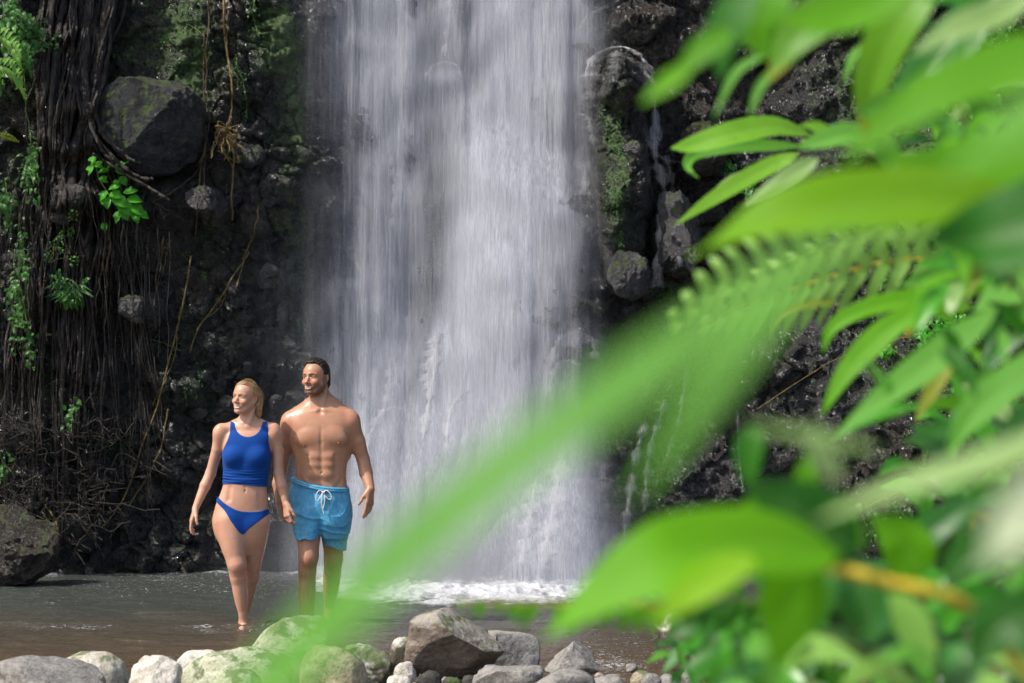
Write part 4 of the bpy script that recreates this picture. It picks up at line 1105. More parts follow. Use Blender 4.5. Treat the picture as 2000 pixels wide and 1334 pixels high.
def rock_mat(name, light, darkc, moss=.0, wet=.0, lich=.4, top=.0):
    m = NT(name); p = m.pos()
    a = m.noise(p, 5, 6, .6); b = m.noise(p, 38, 5, .65); c = m.noise(p, 150, 3, .6)
    col = m.mix(m.ramp(m.math('ADD', m.math('MULTIPLY', a, .55), m.math('MULTIPLY', b, .45)), [(.40, 0), (.60, 1)]), darkc, light)
    g = m.n('ShaderNodeNewGeometry'); sx = m.n('ShaderNodeSeparateXYZ'); m.set(sx, 0, g.outputs['Normal'])
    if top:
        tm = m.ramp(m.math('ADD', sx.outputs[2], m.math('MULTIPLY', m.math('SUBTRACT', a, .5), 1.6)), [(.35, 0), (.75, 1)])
        col = m.mix(m.math('MULTIPLY', tm, top), col, (.58, .55, .48))  # paler where the stone faces up
    v = m.n('ShaderNodeTexVoronoi', {'Scale': 26.0}) if True else None; m.set(v, 'Vector', m.pos(loc=(1, 3, 2)))
    lm = m.math('MULTIPLY', m.ramp(m.math('SUBTRACT', m.noise(p, 14, 6, .7), m.math('MULTIPLY', v.outputs[0], .15)), [(.50, 0), (.56, 1)]), lich)
    col = m.mix(lm, col, m.mix(.65, col, (.50, .48, .42)))
    sp = m.ramp(m.noise(p, 90, 3, .7), [(.33, .75), (.42, 0)])
    col = m.mix(sp, col, m.mix(.7, col, (.03, .028, .024)))
    if moss:
        mmn = m.ramp(m.math('ADD', m.noise(p, 11, 5, .65), m.math('MULTIPLY', sx.outputs[2], .12)), [(.62 - moss * .12, 0), (.70 - moss * .1, 1)])
        col = m.mix(m.math('MULTIPLY', mmn, .8), col, (.075, .115, .025))
    h = m.math('ADD', m.math('MULTIPLY', b, .7), m.math('MULTIPLY', c, .3)); h = m.math('ADD', h, m.math('MULTIPLY', a, .6))
    return m.end(m.bsdf(Base_Color=col, Roughness=.85 - .55 * wet, Specular_IOR_Level=.35 + .3 * wet, Normal=m.bump(h, .9, .022 if not wet else .09)))

RM = dict(pale=rock_mat('pale_stone', (.70, .66, .55), (.38, .34, .27), .1, 0, .5),
          white=rock_mat('bleached_stone', (.76, .72, .63), (.34, .30, .24), 0, 0, .5),
          green=rock_mat('pale_green_stone', (.64, .64, .48), (.36, .37, .24), .5, 0, .4),
          tan=rock_mat('tan_stone', (.54, .47, .32), (.22, .18, .12), .2, 0, .35),
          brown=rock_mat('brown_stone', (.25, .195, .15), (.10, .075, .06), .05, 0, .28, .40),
          grey=rock_mat('grey_stone', (.34, .32, .29), (.13, .12, .11), 0, 0, .35),
          dark=rock_mat('dark_stone', (.075, .07, .062), (.022, .02, .018), .2, 0, .2),
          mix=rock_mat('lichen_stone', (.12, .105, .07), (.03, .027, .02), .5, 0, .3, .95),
          wet=rock_mat('wet_stone', (.085, .082, .092), (.012, .012, .014), .35, 1, .1),
          wetbig=rock_mat('wet_boulder_stone', (.050, .050, .060), (.004, .004, .005), .45, 1, .12),
      wetlight=rock_mat('wet_grey_stone', (.12, .115, .12), (.022, .021, .022), .4, 1, .08),
          wetbrown=rock_mat('wet_brown_stone', (.050, .033, .021), (.010, .007, .005), .1, 1, .1))

def rock(x0, x1, yt, yb, Y, mat, seed, label, group=None, cuts=5, skew=0.0, depth=.8, sub=5, amp=.22, name='rock', cat='rock', cutlist=None, roll=0, p=2.4, crag=0):
    V, F = ICO[sub]
    V = V.copy(); rg = np.random.default_rng(seed)
    # superellipsoid start, then flattened facets, then weathered
    nrm = (np.abs(V) ** p).sum(1) ** (1 / p); V = V / nrm[:, None]
    cl = list(cutlist or [])
    for i in range(cuts):
        n = rg.normal(size=3); n /= np.linalg.norm(n); cl.append((n, rg.uniform(.62, .90)))
    for n, d in cl:
        n = np.asarray(n, float); n /= np.linalg.norm(n)
        e = V @ n - d; V = V - np.where(e > 0, e * .92, 0)[:, None] * n
    s = seed * 3.37
    d = fbm(V[:, 0] * 1.3 + s, V[:, 1] * 1.3, V[:, 2] * 1.3, 3, seed) * amp + fbm(V[:, 0] * 4 + s, V[:, 1] * 4, V[:, 2] * 4, 4, seed + 5, ridged=True) * (.012 + amp * .22) + fbm(V[:, 0] * 16 + s, V[:, 1] * 16, V[:, 2] * 16, 3, seed + 8) * amp * .05
    if crag: d = d + crag * fbm(V[:, 0] * 2.6 + s, V[:, 1] * 2.6, V[:, 2] * 2.6, 5, seed + 11, ridged=True, gain=.6)
    V = V * (1 + d)[:, None]
    V[:, 0] += skew * V[:, 2]
    if roll:
        c_, s_ = math.cos(R(roll)), math.sin(R(roll)); V[:, 0], V[:, 2] = V[:, 0] * c_ + V[:, 2] * s_, -V[:, 0] * s_ + V[:, 2] * c_
    mn, mx = V.min(0), V.max(0); V = (V - mn) / (mx - mn) * 2 - 1
    a, b = P(x0, yb, Y), P(x1, yt, Y)
    hw, hh = (b[0] - a[0]) / 2, (b[2] - a[2]) / 2
    c = np.array([(a[0] + b[0]) / 2, Y, (a[2] + b[2]) / 2])
    V = c + V * np.array([hw, hw * depth, hh])
    o = mk(name, V, F, RM[mat], origin=[c[0], c[1], a[2]])
    return tag(o, label, cat, group)

G = 'rocks along the near edge of the stream'
L = [(-45, 206, 1281, 1400, 12.0, 'grey', 'flat grey rock with dark hollows in the lower left corner', dict(amp=.16, depth=.7)),
     (120, 252, 1272, 1390, 12.55, 'pale', 'smooth pale rock behind the flat grey rock at the lower left', dict(amp=.08, cuts=2, skew=-.1)),
     (250, 356, 1280, 1400, 12.1, 'white', 'small bleached rock with a dark veined face left of the long mossy rock', dict(amp=.22, cuts=7)),
     (345, 452, 1269, 1345, 12.8, 'white', 'low white angular rock at the water edge behind the bleached rock', dict(amp=.16, cuts=6)),
     (476, 645, 1202, 1350, 13.35, 'green', 'tall pale green rock standing in the water at the end of the blurred leaf', dict(amp=.12, cuts=3, skew=.35)),
     (345, 612, 1261, 1420, 12.35, 'green', 'long broad pale mossy rock in the centre of the near rock row', dict(amp=.10, cuts=3)),
     (424, 512, 1306, 1400, 11.7, 'green', 'small greenish rock at the bottom edge before the long mossy rock', dict(amp=.10, cuts=3)),
     (584, 724, 1258, 1400, 12.15, 'tan', 'rounded tan rock with a dark split right side', dict(amp=.14, cuts=4, skew=-.15)),
     (664, 768, 1257, 1385, 12.6, 'mix', 'dark mossy rock with a pale top behind the tan rock', dict(amp=.16, cuts=6, p=3)),
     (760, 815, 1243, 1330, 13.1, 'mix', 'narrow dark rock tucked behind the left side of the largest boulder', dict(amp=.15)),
     (768, 815, 1291, 1345, 12.5, 'white', 'little cream rock at the left foot of the largest boulder', dict(sub=4)),
     (755, 806, 1317, 1370, 12.0, 'white', 'cream pebble lowest left of the largest boulder', dict(sub=4)),
     (942, 1056, 1232, 1335, 13.1, 'grey', 'blocky grey rock with a flat white top right of the largest boulder', dict(amp=.12, cuts=5, p=4, cutlist=[((0.05, 0, 1), .62)])),
     (1064, 1170, 1254, 1330, 12.75, 'grey', 'pointed grey rock with a pale crest standing in the glinting water', dict(amp=.2, cutlist=[((.75, -.3, .6), .45), ((-.8, -.2, .5), .45), ((.1, -.9, .45), .5)])),
     (922, 1062, 1302, 1390, 12.1, 'grey', 'flat topped mottled grey rock in front of the largest boulder', dict(amp=.12, p=3.2, cutlist=[((0, 0, 1), .6)])),
     (1042, 1166, 1305, 1400, 11.8, 'grey', 'smooth rounded grey rock at the bottom edge below the pointed rock', dict(amp=.07, cuts=2)),
     (808, 864, 1309, 1360, 12.15, 'dark', 'dark triangular stone under the front of the largest boulder', dict(sub=4, amp=.2)),
     (864, 908, 1321, 1360, 12.1, 'dark', 'small round dark stone right of the triangular stone', dict(sub=4, amp=.1)),
     (898, 935, 1318, 1352, 12.3, 'dark', 'small dark stone touching the flat topped mottled rock', dict(sub=4)),
     (1146, 1222, 1316, 1370, 12.1, 'grey', 'low dull grey stone right of the smooth rounded grey rock', dict(sub=4, amp=.12)),
     (1275, 1475, 1188, 1300, 13.1, 'mix', 'pale topped boulder half hidden behind the fern on the right bank', dict(amp=.14, cuts=4, cutlist=[((0, 0, 1), .7)])),
     ]
for i, (x0, x1, yt, yb, Y, mt, lab, kw) in enumerate(L):
    rock(x0, x1, yt, yb, Y, mt, 40 + i, lab, G, **kw)
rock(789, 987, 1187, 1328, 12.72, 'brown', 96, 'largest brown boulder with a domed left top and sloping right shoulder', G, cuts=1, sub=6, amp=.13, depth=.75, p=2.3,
     cutlist=[((.80, -.25, .62), .44), ((.25, -.85, -.50), .62), ((.75, -.3, -.65), .66), ((-.96, 0, .1), .80)])
# gravel and pebbles on the bank
rg = np.random.default_rng(12)
for i in range(26):
    a = rg.uniform(1180, 1800); w_ = rg.uniform(18, 46); t = rg.uniform(1235, 1300) if a > 1450 else rg.uniform(1290, 1318)
    Y = 7083 / (t + w_ * .6 - 772) * .985
    rock(a, a + w_, t, t + w_ * .8, Y, rg.choice(['grey', 'tan', 'dark', 'grey']), 200 + i, 'fist sized stone lying on the right bank under the leaves', 'loose stones on the right bank', sub=3, amp=.15, name='stone', cat='stone')
for i in range(22):
    a = rg.uniform(700, 1240); w_ = rg.uniform(12, 26); t = rg.uniform(1312, 1334)
    rock(a, a + w_, t, t + w_ * .8, 7083 / (t + w_ - 772) * .99, rg.choice(['grey', 'tan', 'dark', 'brown']), 240 + i, 'pebble wedged between the near rocks at the bottom edge', 'pebbles between the near rocks', sub=3, amp=.15, name='pebble', cat='pebble')

# boulders held in the cliff
def cliff_rock(x0, x1, yt, yb, mat, seed, label, push=.15, **kw):
    cx_, cy_ = (x0 + x1) / 2, (yt + yb) / 2
    kw.setdefault('crag', .16)
    if kw.get('sub', 5) == 4: kw['sub'] = 5
    return rock(x0, x1, yt, yb, cy(cx_, cy_, push), mat, seed, label, None, name='boulder', cat='boulder', **kw)
cliff_rock(172, 402, 146, 345, 'wetbig', 301, 'huge angular boulder jutting from the cliff beside the hanging roots', .16, cuts=0, depth=.8, amp=.10, sub=6, p=2.4, crag=.09,
           cutlist=[((-.55, -.75, .30), .46), ((.45, -.75, -.55), .66), ((.1, -.2, 1), .80), ((-.8, 0, -.6), .70)])
cliff_rock(362, 424, 362, 418, 'wetlight', 302, 'pale grey wet boulder set in the cliff right below the huge boulder', .03, cuts=8, amp=.2)
cliff_rock(232, 296, 576, 632, 'wetlight', 303, 'angular grey boulder in the cliff behind the thin hanging roots', .04, cuts=7)
cliff_rock(98, 170, 358, 408, 'wetlight', 304, 'shiny humped boulder wedged behind the root curtain', -.02, amp=.1)
cliff_rock(1325, 1425, 236, 345, 'wetbrown', 305, 'smooth reddish brown boulder in the cliff above the side trickle', .30, cuts=1, amp=.07)
cliff_rock(1284, 1370, 368, 534, 'wetlight', 306, 'tall split grey boulder beside the foot of the side trickle', .12, cuts=8, amp=.25, p=3)
cliff_rock(1184, 1272, 488, 588, 'wet', 307, 'dark boulder between the waterfall and the side trickle', .12, cuts=6, amp=.3)
cliff_rock(1222, 1256, 274, 304, 'wetlight', 308, 'small light boulder on the mossy pillar beside the trickle', .2, cuts=4, sub=4)
cliff_rock(506, 548, 512, 545, 'wetlight', 309, 'thin slanting pale slab in the cliff left of the waterfall', .10, cuts=7, roll=35, sub=4)
cliff_rock(96, 150, 404, 440, 'wet', 310, 'dark boulder directly under the shiny humped boulder', .14, sub=4)
cliff_rock(455, 520, 280, 330, 'wet', 311, 'rounded wet boulder beside the yellow vine tangle', .02, sub=4)
o = cliff_rock(-70, 118, 985, 1150, 'wetbrown', 312, 'big brown boulder at the foot of the cliff in the left corner', .75, cuts=2, amp=.10, depth=.6, sub=6)
rg = np.random.default_rng(31)
k = 0
while k < 30:
    a, b = rg.uniform(0, 560), rg.uniform(330, 1080)
    w_ = rg.uniform(16, 44); k += 1
    rock(a, a + w_, b, b + w_ * rg.uniform(.6, .95), cy(a + w_ / 2, b + w_ / 2, .0), 'wet', 330 + k, 'small wet stone stuck in the dark cliff left of the waterfall', 'small stones in the left cliff', sub=4, amp=.35, crag=.25, cuts=8, roll=float(rg.uniform(-60, 60)), name='cliff_stone', cat='stone')
# ---------------------------------------------------------------- roots and vines
def bark_mat(name, a, b, c, rough=.5, sc=60):
    m = NT(name); n = m.noise(m.pos((1, 1, .10)), sc, 5, .6); n2 = m.noise(m.pos(), 7, 4)
    col = m.ramp(m.math('ADD', m.math('MULTIPLY', n, .7), m.math('MULTIPLY', n2, .3)), [(.38, a), (.52, b), (.64, c)])
    return m.end(m.bsdf(Base_Color=col, Roughness=rough, Specular_IOR_Level=.5, Normal=m.bump(n, 1, .03)))
ROOT = bark_mat('wet_root_bark', (.006, .005, .0045), (.022, .016, .013), (.12, .080, .052), .36)
THIN = bark_mat('thin_root', (.006, .005, .004), (.024, .017, .012), (.075, .050, .032), .45)
YEL = bark_mat('yellow_vine_bark', (.06, .042, .014), (.17, .115, .030), (.27, .19, .055), .6)
BRN = bark_mat('brown_vine_bark', (.03, .02, .010), (.085, .055, .022), (.15, .10, .04), .6)
STEMM = bark_mat('green_stem_bark', (.06, .10, .015), (.12, .20, .03), (.20, .30, .05), .5)
YSTEM = bark_mat('golden_stem_bark', (.50, .36, .010), (.70, .50, .02), (.80, .60, .05), .5)

def proot(ctrl, off, n=60, wob=3, seed=0):
    p = catmull([(a, b, 0) for a, b in ctrl], n)[:, :2]
    t = np.linspace(0, 1, n)
    p[:, 0] += wob * vnoise(t * 9 + seed, t * 0, t * 0, seed) + wob * .4 * vnoise(t * 26 + seed, t * 0, t * 0, seed + 1)
    ys = np.array([cy(a, b, off) for a, b in p])
    ys = np.minimum(ys, np.convolve(np.pad(ys, 3, mode='edge'), np.ones(7) / 7, 'valid') + .03)
    return np.array([P(a, b, y) for (a, b), y in zip(p, ys)])
px2m = 20.0 / F_PX
rt = empty('fig_tree_roots', onc(130, 1100, .3), 'dense curtain of dark wet aerial roots hanging down the left side of the cliff', 'tree roots')
rr = np.random.default_rng(3)
for i in range(40):
    u = rr.random()
    x0 = 70 + 165 * u; x1 = 62 + 118 * u + rr.normal(0, 6); x2 = x1 + rr.normal(-8, 12) + (30 * (u - .5))
    bot = rr.uniform(620, 1080); thick = rr.choice([2.2, 3, 4.5, 7, 10], p=[.22, .25, .25, .18, .10])
    x3 = np.interp(u, [0, .5, 1], [20, 75, 205]) + rr.normal(0, 22)
    pts = proot([(x0 + 20, -80), (x0, 40), ((x0 + x1) / 2 + rr.normal(0, 5), 180), (x1, 310), (x2, 430), ((x2 + x3) / 2, 560), (x3, 720), (x3 + rr.normal(0, 15), bot)], .05 + rr.uniform(0, .18), 70, 9, i)
    rad = thick * px2m * np.interp(np.linspace(0, 1, 70), [0, .5, .75, 1], [1.1, 1, .65, .25])
    tube('root', pts, rad, ROOT, rt, 7, .35, i)
for i in range(24):            # roots spreading over the boulder and to the right
    u = rr.random()
    a = (130 + 70 * u, 60 + 120 * rr.random()); e = (rr.uniform(205, 330), rr.uniform(640, 960))
    mx = rr.uniform(185, 240)
    pts = proot([a, (160 + 40 * u, 240), (mx - 12, 330), (mx, 420), ((mx + e[0]) / 2, 560), e], .07 + rr.uniform(0, .12), 60, 4, 60 + i)
    tube('root', pts, rr.uniform(1.2, 3.2) * px2m * np.linspace(1, .4, 60), ROOT if i % 3 else THIN, rt, 6, .3, i)
for i, c_ in enumerate([[(178, 200), (200, 262), (245, 305), (275, 320)], [(172, 215), (190, 270), (232, 318), (270, 345), (300, 350)], [(180, 300), (230, 330), (300, 372), (330, 392)], [(190, 180), (176, 240), (205, 300), (250, 330)]]):
    tube('root', proot(c_, .48, 40, 2, i), 3.4 * px2m, ROOT, rt, 6, .3, i)
# thin hanging rootlets: beyond counting
V = []; Fq = []; off = 0
for i in range(120):
    x0 = rr.uniform(-20, 350) * (.6 + .4 * rr.random()); y0 = rr.uniform(330, 820); ln = rr.uniform(80, 320)
    y1 = min(1060, y0 + ln)
    n = 16; t = np.linspace(0, 1, n)
    px_ = x0 + rr.normal(0, 14) * t + 5 * vnoise(t * 5 + i, 0 * t, 0 * t, i); py_ = y0 + (y1 - y0) * t
    Yv = cys(x0, (y0 + y1) / 2,   .05 + rr.uniform(0, .18), r=30)
    pts = np.array([P(a, b, Yv + .02 * math.sin(b * .05)) for a, b in zip(px_, py_)])
    v, f, _, _ = tube_arr(pts, rr.uniform(.5, 1.3) * px2m * np.linspace(1, .5, n), 4); V.append(v); Fq.append(f + off); off += len(v)
tag(mk('rootlets', np.vstack(V), np.vstack(Fq), THIN, rt), kind='stuff')
# a tangle of fine matted roots low on the left
V = []; Fq = []; off = 0
for i in range(150):
    x0, y0 = rr.uniform(-20, 290), rr.uniform(820, 1050); 
    if (x0 - 60) ** 2 / 160 ** 2 + (y0 - 900) ** 2 / 170 ** 2 > 1.6: continue
    n = 12; t = np.linspace(0, 1, n); an = rr.uniform(-.6, 3.7)
    px_ = x0 + math.cos(an) * 70 * t + 14 * vnoise(t * 4 + i, 0 * t, 0 * t, i); py_ = y0 + math.sin(an) * 50 * t + 14 * vnoise(t * 4, 0 * t + i, 0 * t, i)
    pts = np.array([P(a, b, cys(x0, y0, .15, r=25) - .05 * rr.random()) for a, b in zip(px_, py_)])
    v, f, _, _ = tube_arr(pts, rr.uniform(.6, 1.5) * px2m, 4); V.append(v); Fq.append(f + off); off += len(v)
tag(mk('matted_roots', np.vstack(V), np.vstack(Fq), THIN, rt), kind='stuff')

def vine(ctrls, rad, mat, label, off=.14, seed=0, group=None):
    root = empty('hanging_vine', proot(ctrls[0], off, 8)[-1], label, 'vine', group)
    for k, c_ in enumerate(ctrls):
        n = 50 if len(c_) > 2 else 20
        tube('stem', proot(c_, off + .02 * k, n, 2.2, seed + k), rad * px2m * (1 if k == 0 else .6) * np.linspace(1, .7, n), mat, root, 6, .25, seed + k)
    return root
tang = [[(450 + rr.normal(0, 14), 230 + rr.uniform(0, 70)), (450 + rr.normal(0, 18), 260 + rr.normal(0, 20)), (446 + rr.normal(0, 20), 300 + rr.normal(0, 16))] for _ in range(14)]
vine([[(437, -30), (436, 30), (441, 90), (452, 150), (452, 200), (447, 250), (455, 300), (452, 380), (455, 430)], [(447, 20), (445, 100), (456, 150)], [(430, 250), (420, 262), (428, 290)]] + tang, 2.6, YEL, 'yellow vine ending in a matted tangle left of the waterfall', .20, 11)
vine([[(404, -30), (409, 40), (403, 110), (404, 180), (408, 240), (398, 290), (390, 340), (380, 460)], [(400, 60), (398, 170), (402, 250), (394, 420)], [(410, 100), (396, 200), (411, 300)]], 1.8, BRN, 'pale brown vine hanging beside the huge boulder', .22, 23)
vine([[(375, 500), (360, 580), (343, 660), (322, 740), (300, 810), (268, 900), (235, 985), (200, 1030)], [(352, 600), (338, 700), (300, 790)]], 1.9, YEL, 'long thin yellow vine sweeping down the middle of the left cliff', .16, 35)
vine([[(486, 492), (462, 530), (445, 560), (410, 610), (390, 640), (370, 690)], [(445, 560), (430, 600), (400, 625)]], 1.6, YEL, 'short yellow vine crossing the cliff above the woman', .14, 47)
vine([[(330, 800), (312, 880), (288, 930), (250, 990)]], 1.5, YEL, 'thin yellowish vine left of the woman near her shoulder', .14, 49)
vine([[(212, 400), (213, 480), (208, 560), (204, 640)], [(208, 450), (200, 520), (184, 600)]], 2.4, BRN, 'brown vine dropping below the bright leafy plant', .25, 51)
vine([[(320, 460), (312, 530), (300, 600)], [(330, 470), (322, 520), (309, 560)]], 1.5, BRN, 'pair of short brown vines below the huge boulder', .16, 53)
vine([[(503, 400), (500, 440), (478, 500), (462, 560)]], 1.4, YEL, 'faint yellow vine on the wet rock right of the tangle', .14, 57)
vine([[(300, 395), (345, 370), (378, 342), (400, 300)], [(300, 395), (340, 420), (370, 435)]], 2.6, THIN, 'dark root slanting up from the leafy plant to the huge boulder', .2, 59)
vine([[(1480, 800), (1560, 745), (1640, 700), (1760, 660), (1900, 650)], [(1560, 560), (1600, 610), (1680, 660)], [(1700, 640), (1850, 645), (1990, 632)], [(1800, 590), (1900, 560), (2010, 530)]], 1.3, YEL, 'network of thin yellow runners on the rock at the right', .12, 61)
vine([[(88, 985), (104, 1010), (118, 1050)], [(84, 1000), (96, 1030), (112, 1060)], [(90, 990), (110, 1020), (110, 1046)]], 1.5, YEL, 'broken pale straw coloured root tips near the left corner boulder', .5, 63)
# ---------------------------------------------------------------- leaves
def leaf_mat(name, dark, light, tr=(.30, .55, .05), trw=.45, rough=.42, edge=None, vein=.4, spot=.18):
    m = NT(name); sep = m.n('ShaderNodeSeparateColor'); m.set(sep, 0, m.attr('leaf', 'Color'))
    t, s, rnd = sep.outputs[0], sep.outputs[1], sep.outputs[2]
    n = m.noise(m.pos(), 14, 4, .6)
    base = m.mix(m.ramp(m.math('ADD', m.math('MULTIPLY', n, .5), m.math('MULTIPLY', rnd, .5)), [(.25, 0), (.75, 1)]), dark, light)
    # midrib and side veins from the leaf's own coordinates
    mid = m.ramp(s, [(.0, 1), (.07, 0)])
    sv = m.math('FRACT', m.math('MULTIPLY', m.math('SUBTRACT', t, m.math('MULTIPLY', s, .18)), 9.0))
    svl = m.ramp(m.math('ABSOLUTE', m.math('SUBTRACT', sv, .5)), [(.0, 1), (.09, 0)])
    vm = m.math('MULTIPLY', m.math('MAXIMUM', mid, m.math('MULTIPLY', svl, .45)), vein, clamp=True)
    base = m.mix(vm, base, m.mix(.6, base, (.42, .52, .20)))
    if edge:
        em = m.ramp(m.math('ADD', m.math('MULTIPLY', t, .8), m.math('ADD', m.math('MULTIPLY', s, .12), m.math('MULTIPLY', n, .25))), [(.88, 0), (1.0, 1)])
        base = m.mix(em, base, edge)
    if spot:
        base = m.mix(m.math('MULTIPLY', m.ramp(m.noise(m.pos(), 60, 3, .7), [(.62, 0), (.68, 1)]), spot), base, (.12, .07, .02))
    b = m.bsdf(Base_Color=base, Roughness=rough, Specular_IOR_Level=.3, Normal=m.bump(m.math('ADD', m.math('MULTIPLY', vm, -1.0), m.math('MULTIPLY', n, .3)), .35, .004))
    tl = m.n('ShaderNodeBsdfTranslucent'); m.set(tl, 0, m.mix(.55, base, tr))
    return m.end(m.shmix(trw, b, tl.outputs[0]))
LM = dict(
    bright=leaf_mat('bright_leaf', (.075, .30, .005), (.16, .50, .008), (.33, .85, .01), .58, .55),
    lime=leaf_mat('lime_leaf', (.16, .42, .006), (.28, .58, .01), (.55, .95, .02), .58, .6),
    soft=leaf_mat('soft_green_leaf', (.09, .33, .030), (.16, .45, .055), (.28, .75, .08), .52, .6),
    pale=leaf_mat('pale_leaf', (.22, .38, .11), (.34, .50, .18), (.5, .75, .25), .4, .35),
    white=leaf_mat('whitish_leaf', (.40, .48, .28), (.52, .60, .38), (.6, .7, .4), .35, .3),
    deep=leaf_mat('deep_green_leaf', (.010, .075, .004), (.030, .18, .007), (.06, .36, .01), .38, .4),
    teal=leaf_mat('blue_green_leaf', (.014, .085, .014), (.045, .20, .032), (.08, .34, .03), .35, .35),
    serr=leaf_mat('serrated_leaf', (.13, .36, .02), (.22, .50, .035), (.40, .80, .04), .45, .45, spot=.5),
    tip=leaf_mat('yellow_tipped_leaf', (.10, .30, .015), (.18, .42, .02), (.40, .80, .03), .5, .45, edge=(.80, .42, .02)),
    olive=leaf_mat('yellowing_leaf', (.16, .24, .012), (.26, .30, .02), (.45, .50, .02), .45, .5, spot=.7),
    fern=leaf_mat('fern_leaf', (.20, .42, .07), (.30, .56, .12), (.5, .85, .15), .48, .5, vein=.15),
    ivy=leaf_mat('ivy_leaf', (.022, .085, .014), (.06, .19, .03), (.10, .34, .03), .3, .35),
    ivy2=leaf_mat('shaded_leaf', (.012, .045, .010), (.035, .10, .018), (.07, .2, .02), .3, .35),
    glow=leaf_mat('glossy_green_leaf', (.05, .27, .018), (.10, .40, .035), (.18, .62, .03), .4, .28))

PROF = dict(blade=lambda t: np.interp(t, [0, .28, .35, .46, .9, 1], [.05, .07, .4, .95, 1.05, .6]), ovate=lambda t: np.sin(np.pi * t ** .72) ** .85 * (1 - t ** 6 * .3), lance=lambda t: np.sin(np.pi * t ** .8) ** .9, strap=lambda t: np.minimum(1, 3.2 * t + .35) * np.clip((1 - t) * 3.0, 0, 1) ** .75,
            pinna=lambda t: np.clip(np.minimum(1, 7 * t + .5) * (1 - t ** 3.5), 0, 1))
def leaf_arr(pts, width, up=(0, -1, .4), fold=.18, wav=.03, n=18, m=7, prof='ovate', seed=0, serr=0, rnd=None, twist=0):
    c = catmull(pts, n); t = np.linspace(0, 1, n)
    T = np.gradient(c, axis=0); T /= np.linalg.norm(T, axis=1)[:, None] + 1e-9
    up = np.asarray(up, float)[None] * np.ones((n, 1))
    S = np.cross(T, up); S /= np.linalg.norm(S, axis=1)[:, None] + 1e-9
    N = np.cross(S, T)
    if twist:
        a = twist * t[:, None]; S, N = S * np.cos(a) + N * np.sin(a), N * np.cos(a) - S * np.sin(a)
    w_ = width / 2 * PROF[prof](t)
    if serr: w_ = w_ * (1 + serr * (np.abs((t * n * .5) % 1 - .5) * 2 - .5))
    s = np.linspace(-1, 1, m)
    sv = vnoise(t[:, None] * 4 + seed * 3.3, s[None] * 1.2, 0 * t[:, None], seed)
    V = c[:, None] + S[:, None] * (w_[:, None] * s[None])[..., None] + N[:, None] * (fold * np.abs(s)[None] * w_[:, None] + wav * width * sv)[..., None]
    r_ = random.random() if rnd is None else rnd
    A = np.stack([np.repeat(t, m), np.tile(np.abs(s), n), np.full(n * m, r_)], 1)
    return V.reshape(-1, 3), grid_faces(n, m), A

def mkleaf(parent, ctrl, wpx, mat, prof='lance', up=(-.2, -1, .5), fold=.18, wav=.04, seed=None, serr=0, name='leaf', twist=0, label=None):
    """ctrl = (px, py, distance) along the midrib from stalk to tip"""
    pts = [P(*c) for c in ctrl]; Ym = np.mean([c[2] for c in ctrl])
    sd = seed if seed is not None else random.randint(0, 9999)
    V, F, A = leaf_arr(pts, wpx * Ym / F_PX, up, fold, wav, 30 if serr else 22, 9, prof, sd, serr, twist=twist)
    o = mk(name, V, F, LM[mat], parent, cols={'leaf': A})
    if label: o['label'] = label
    return o

def frond(parent, ctrl, lpx, wpx, mat, side='both', n=18, stem=YSTEM, srad=2.5, seed=0, hang=.9, prof='pinna', droop=.25, lens=None):
    pts = [P(*c) for c in ctrl]; Ym = np.mean([c[2] for c in ctrl]); k = Ym / F_PX
    c = catmull(pts, n * 3); T = np.gradient(c, axis=0); T /= np.linalg.norm(T, axis=1)[:, None]
    bag = Bag(); rg = np.random.default_rng(seed)
    for i in range(n):
        j = i * 3; u = i / (n - 1)
        ln = lpx * k * ((lens[i] if lens else (math.sin(math.pi * min(.97, .18 + u * .82)) ** .6)))
        for sg in ((-1, 1) if side == 'both' else (1,) if side == 'down' else (-1,)):
            d = np.array([T[j][0] * .35, rg.normal(0, .12), -sg * hang]) + rg.normal(0, .06, 3) + T[j] * .25
            d /= np.linalg.norm(d)
            p0 = c[j]; p2 = p0 + d * ln; p1 = (p0 + p2) / 2 + np.array([0, -.12 * ln, .05 * ln]); p2 = p2 + np.array([0, .1 * ln, -droop * ln * .6])
            bag.add(*leaf_arr([p0, p1, p2], wpx * k, (0.1 * sg, -1, .25), .12, .03, 9, 5, prof, rg.integers(999), rnd=rg.random()))
    bag.build('fronds' if False else 'frond', LM[mat], parent)
    tube('stalk', c, srad * k * np.linspace(1, .5, len(c)), stem, parent, 6)

def clump(parent, name, pts, size, mat, seed=0, n=None, hang=.6, spread=.5, wr=.5, prof='ovate'):
    """foliage: many small leaves around the given points"""
    rg = np.random.default_rng(seed); bag = Bag()
    for p in pts:
        L_ = size * rg.uniform(.55, 1.25); d = np.array([rg.normal(0, spread), -abs(rg.normal(.35, .3)), -hang + rg.normal(0, .45)]); d /= np.linalg.norm(d)
        p2 = p + d * L_; p1 = (p + p2) / 2 + np.array([0, -.10, .14]) * L_
        bag.add(*leaf_arr([p, p1, p2], L_ * wr * rg.uniform(.8, 1.2), (rg.normal(0, .5), -1, rg.uniform(.2, 1.1)), .18, .05, 6, 3, prof, 0, rnd=rg.random()))
    return bag.build(name, LM[mat], parent)

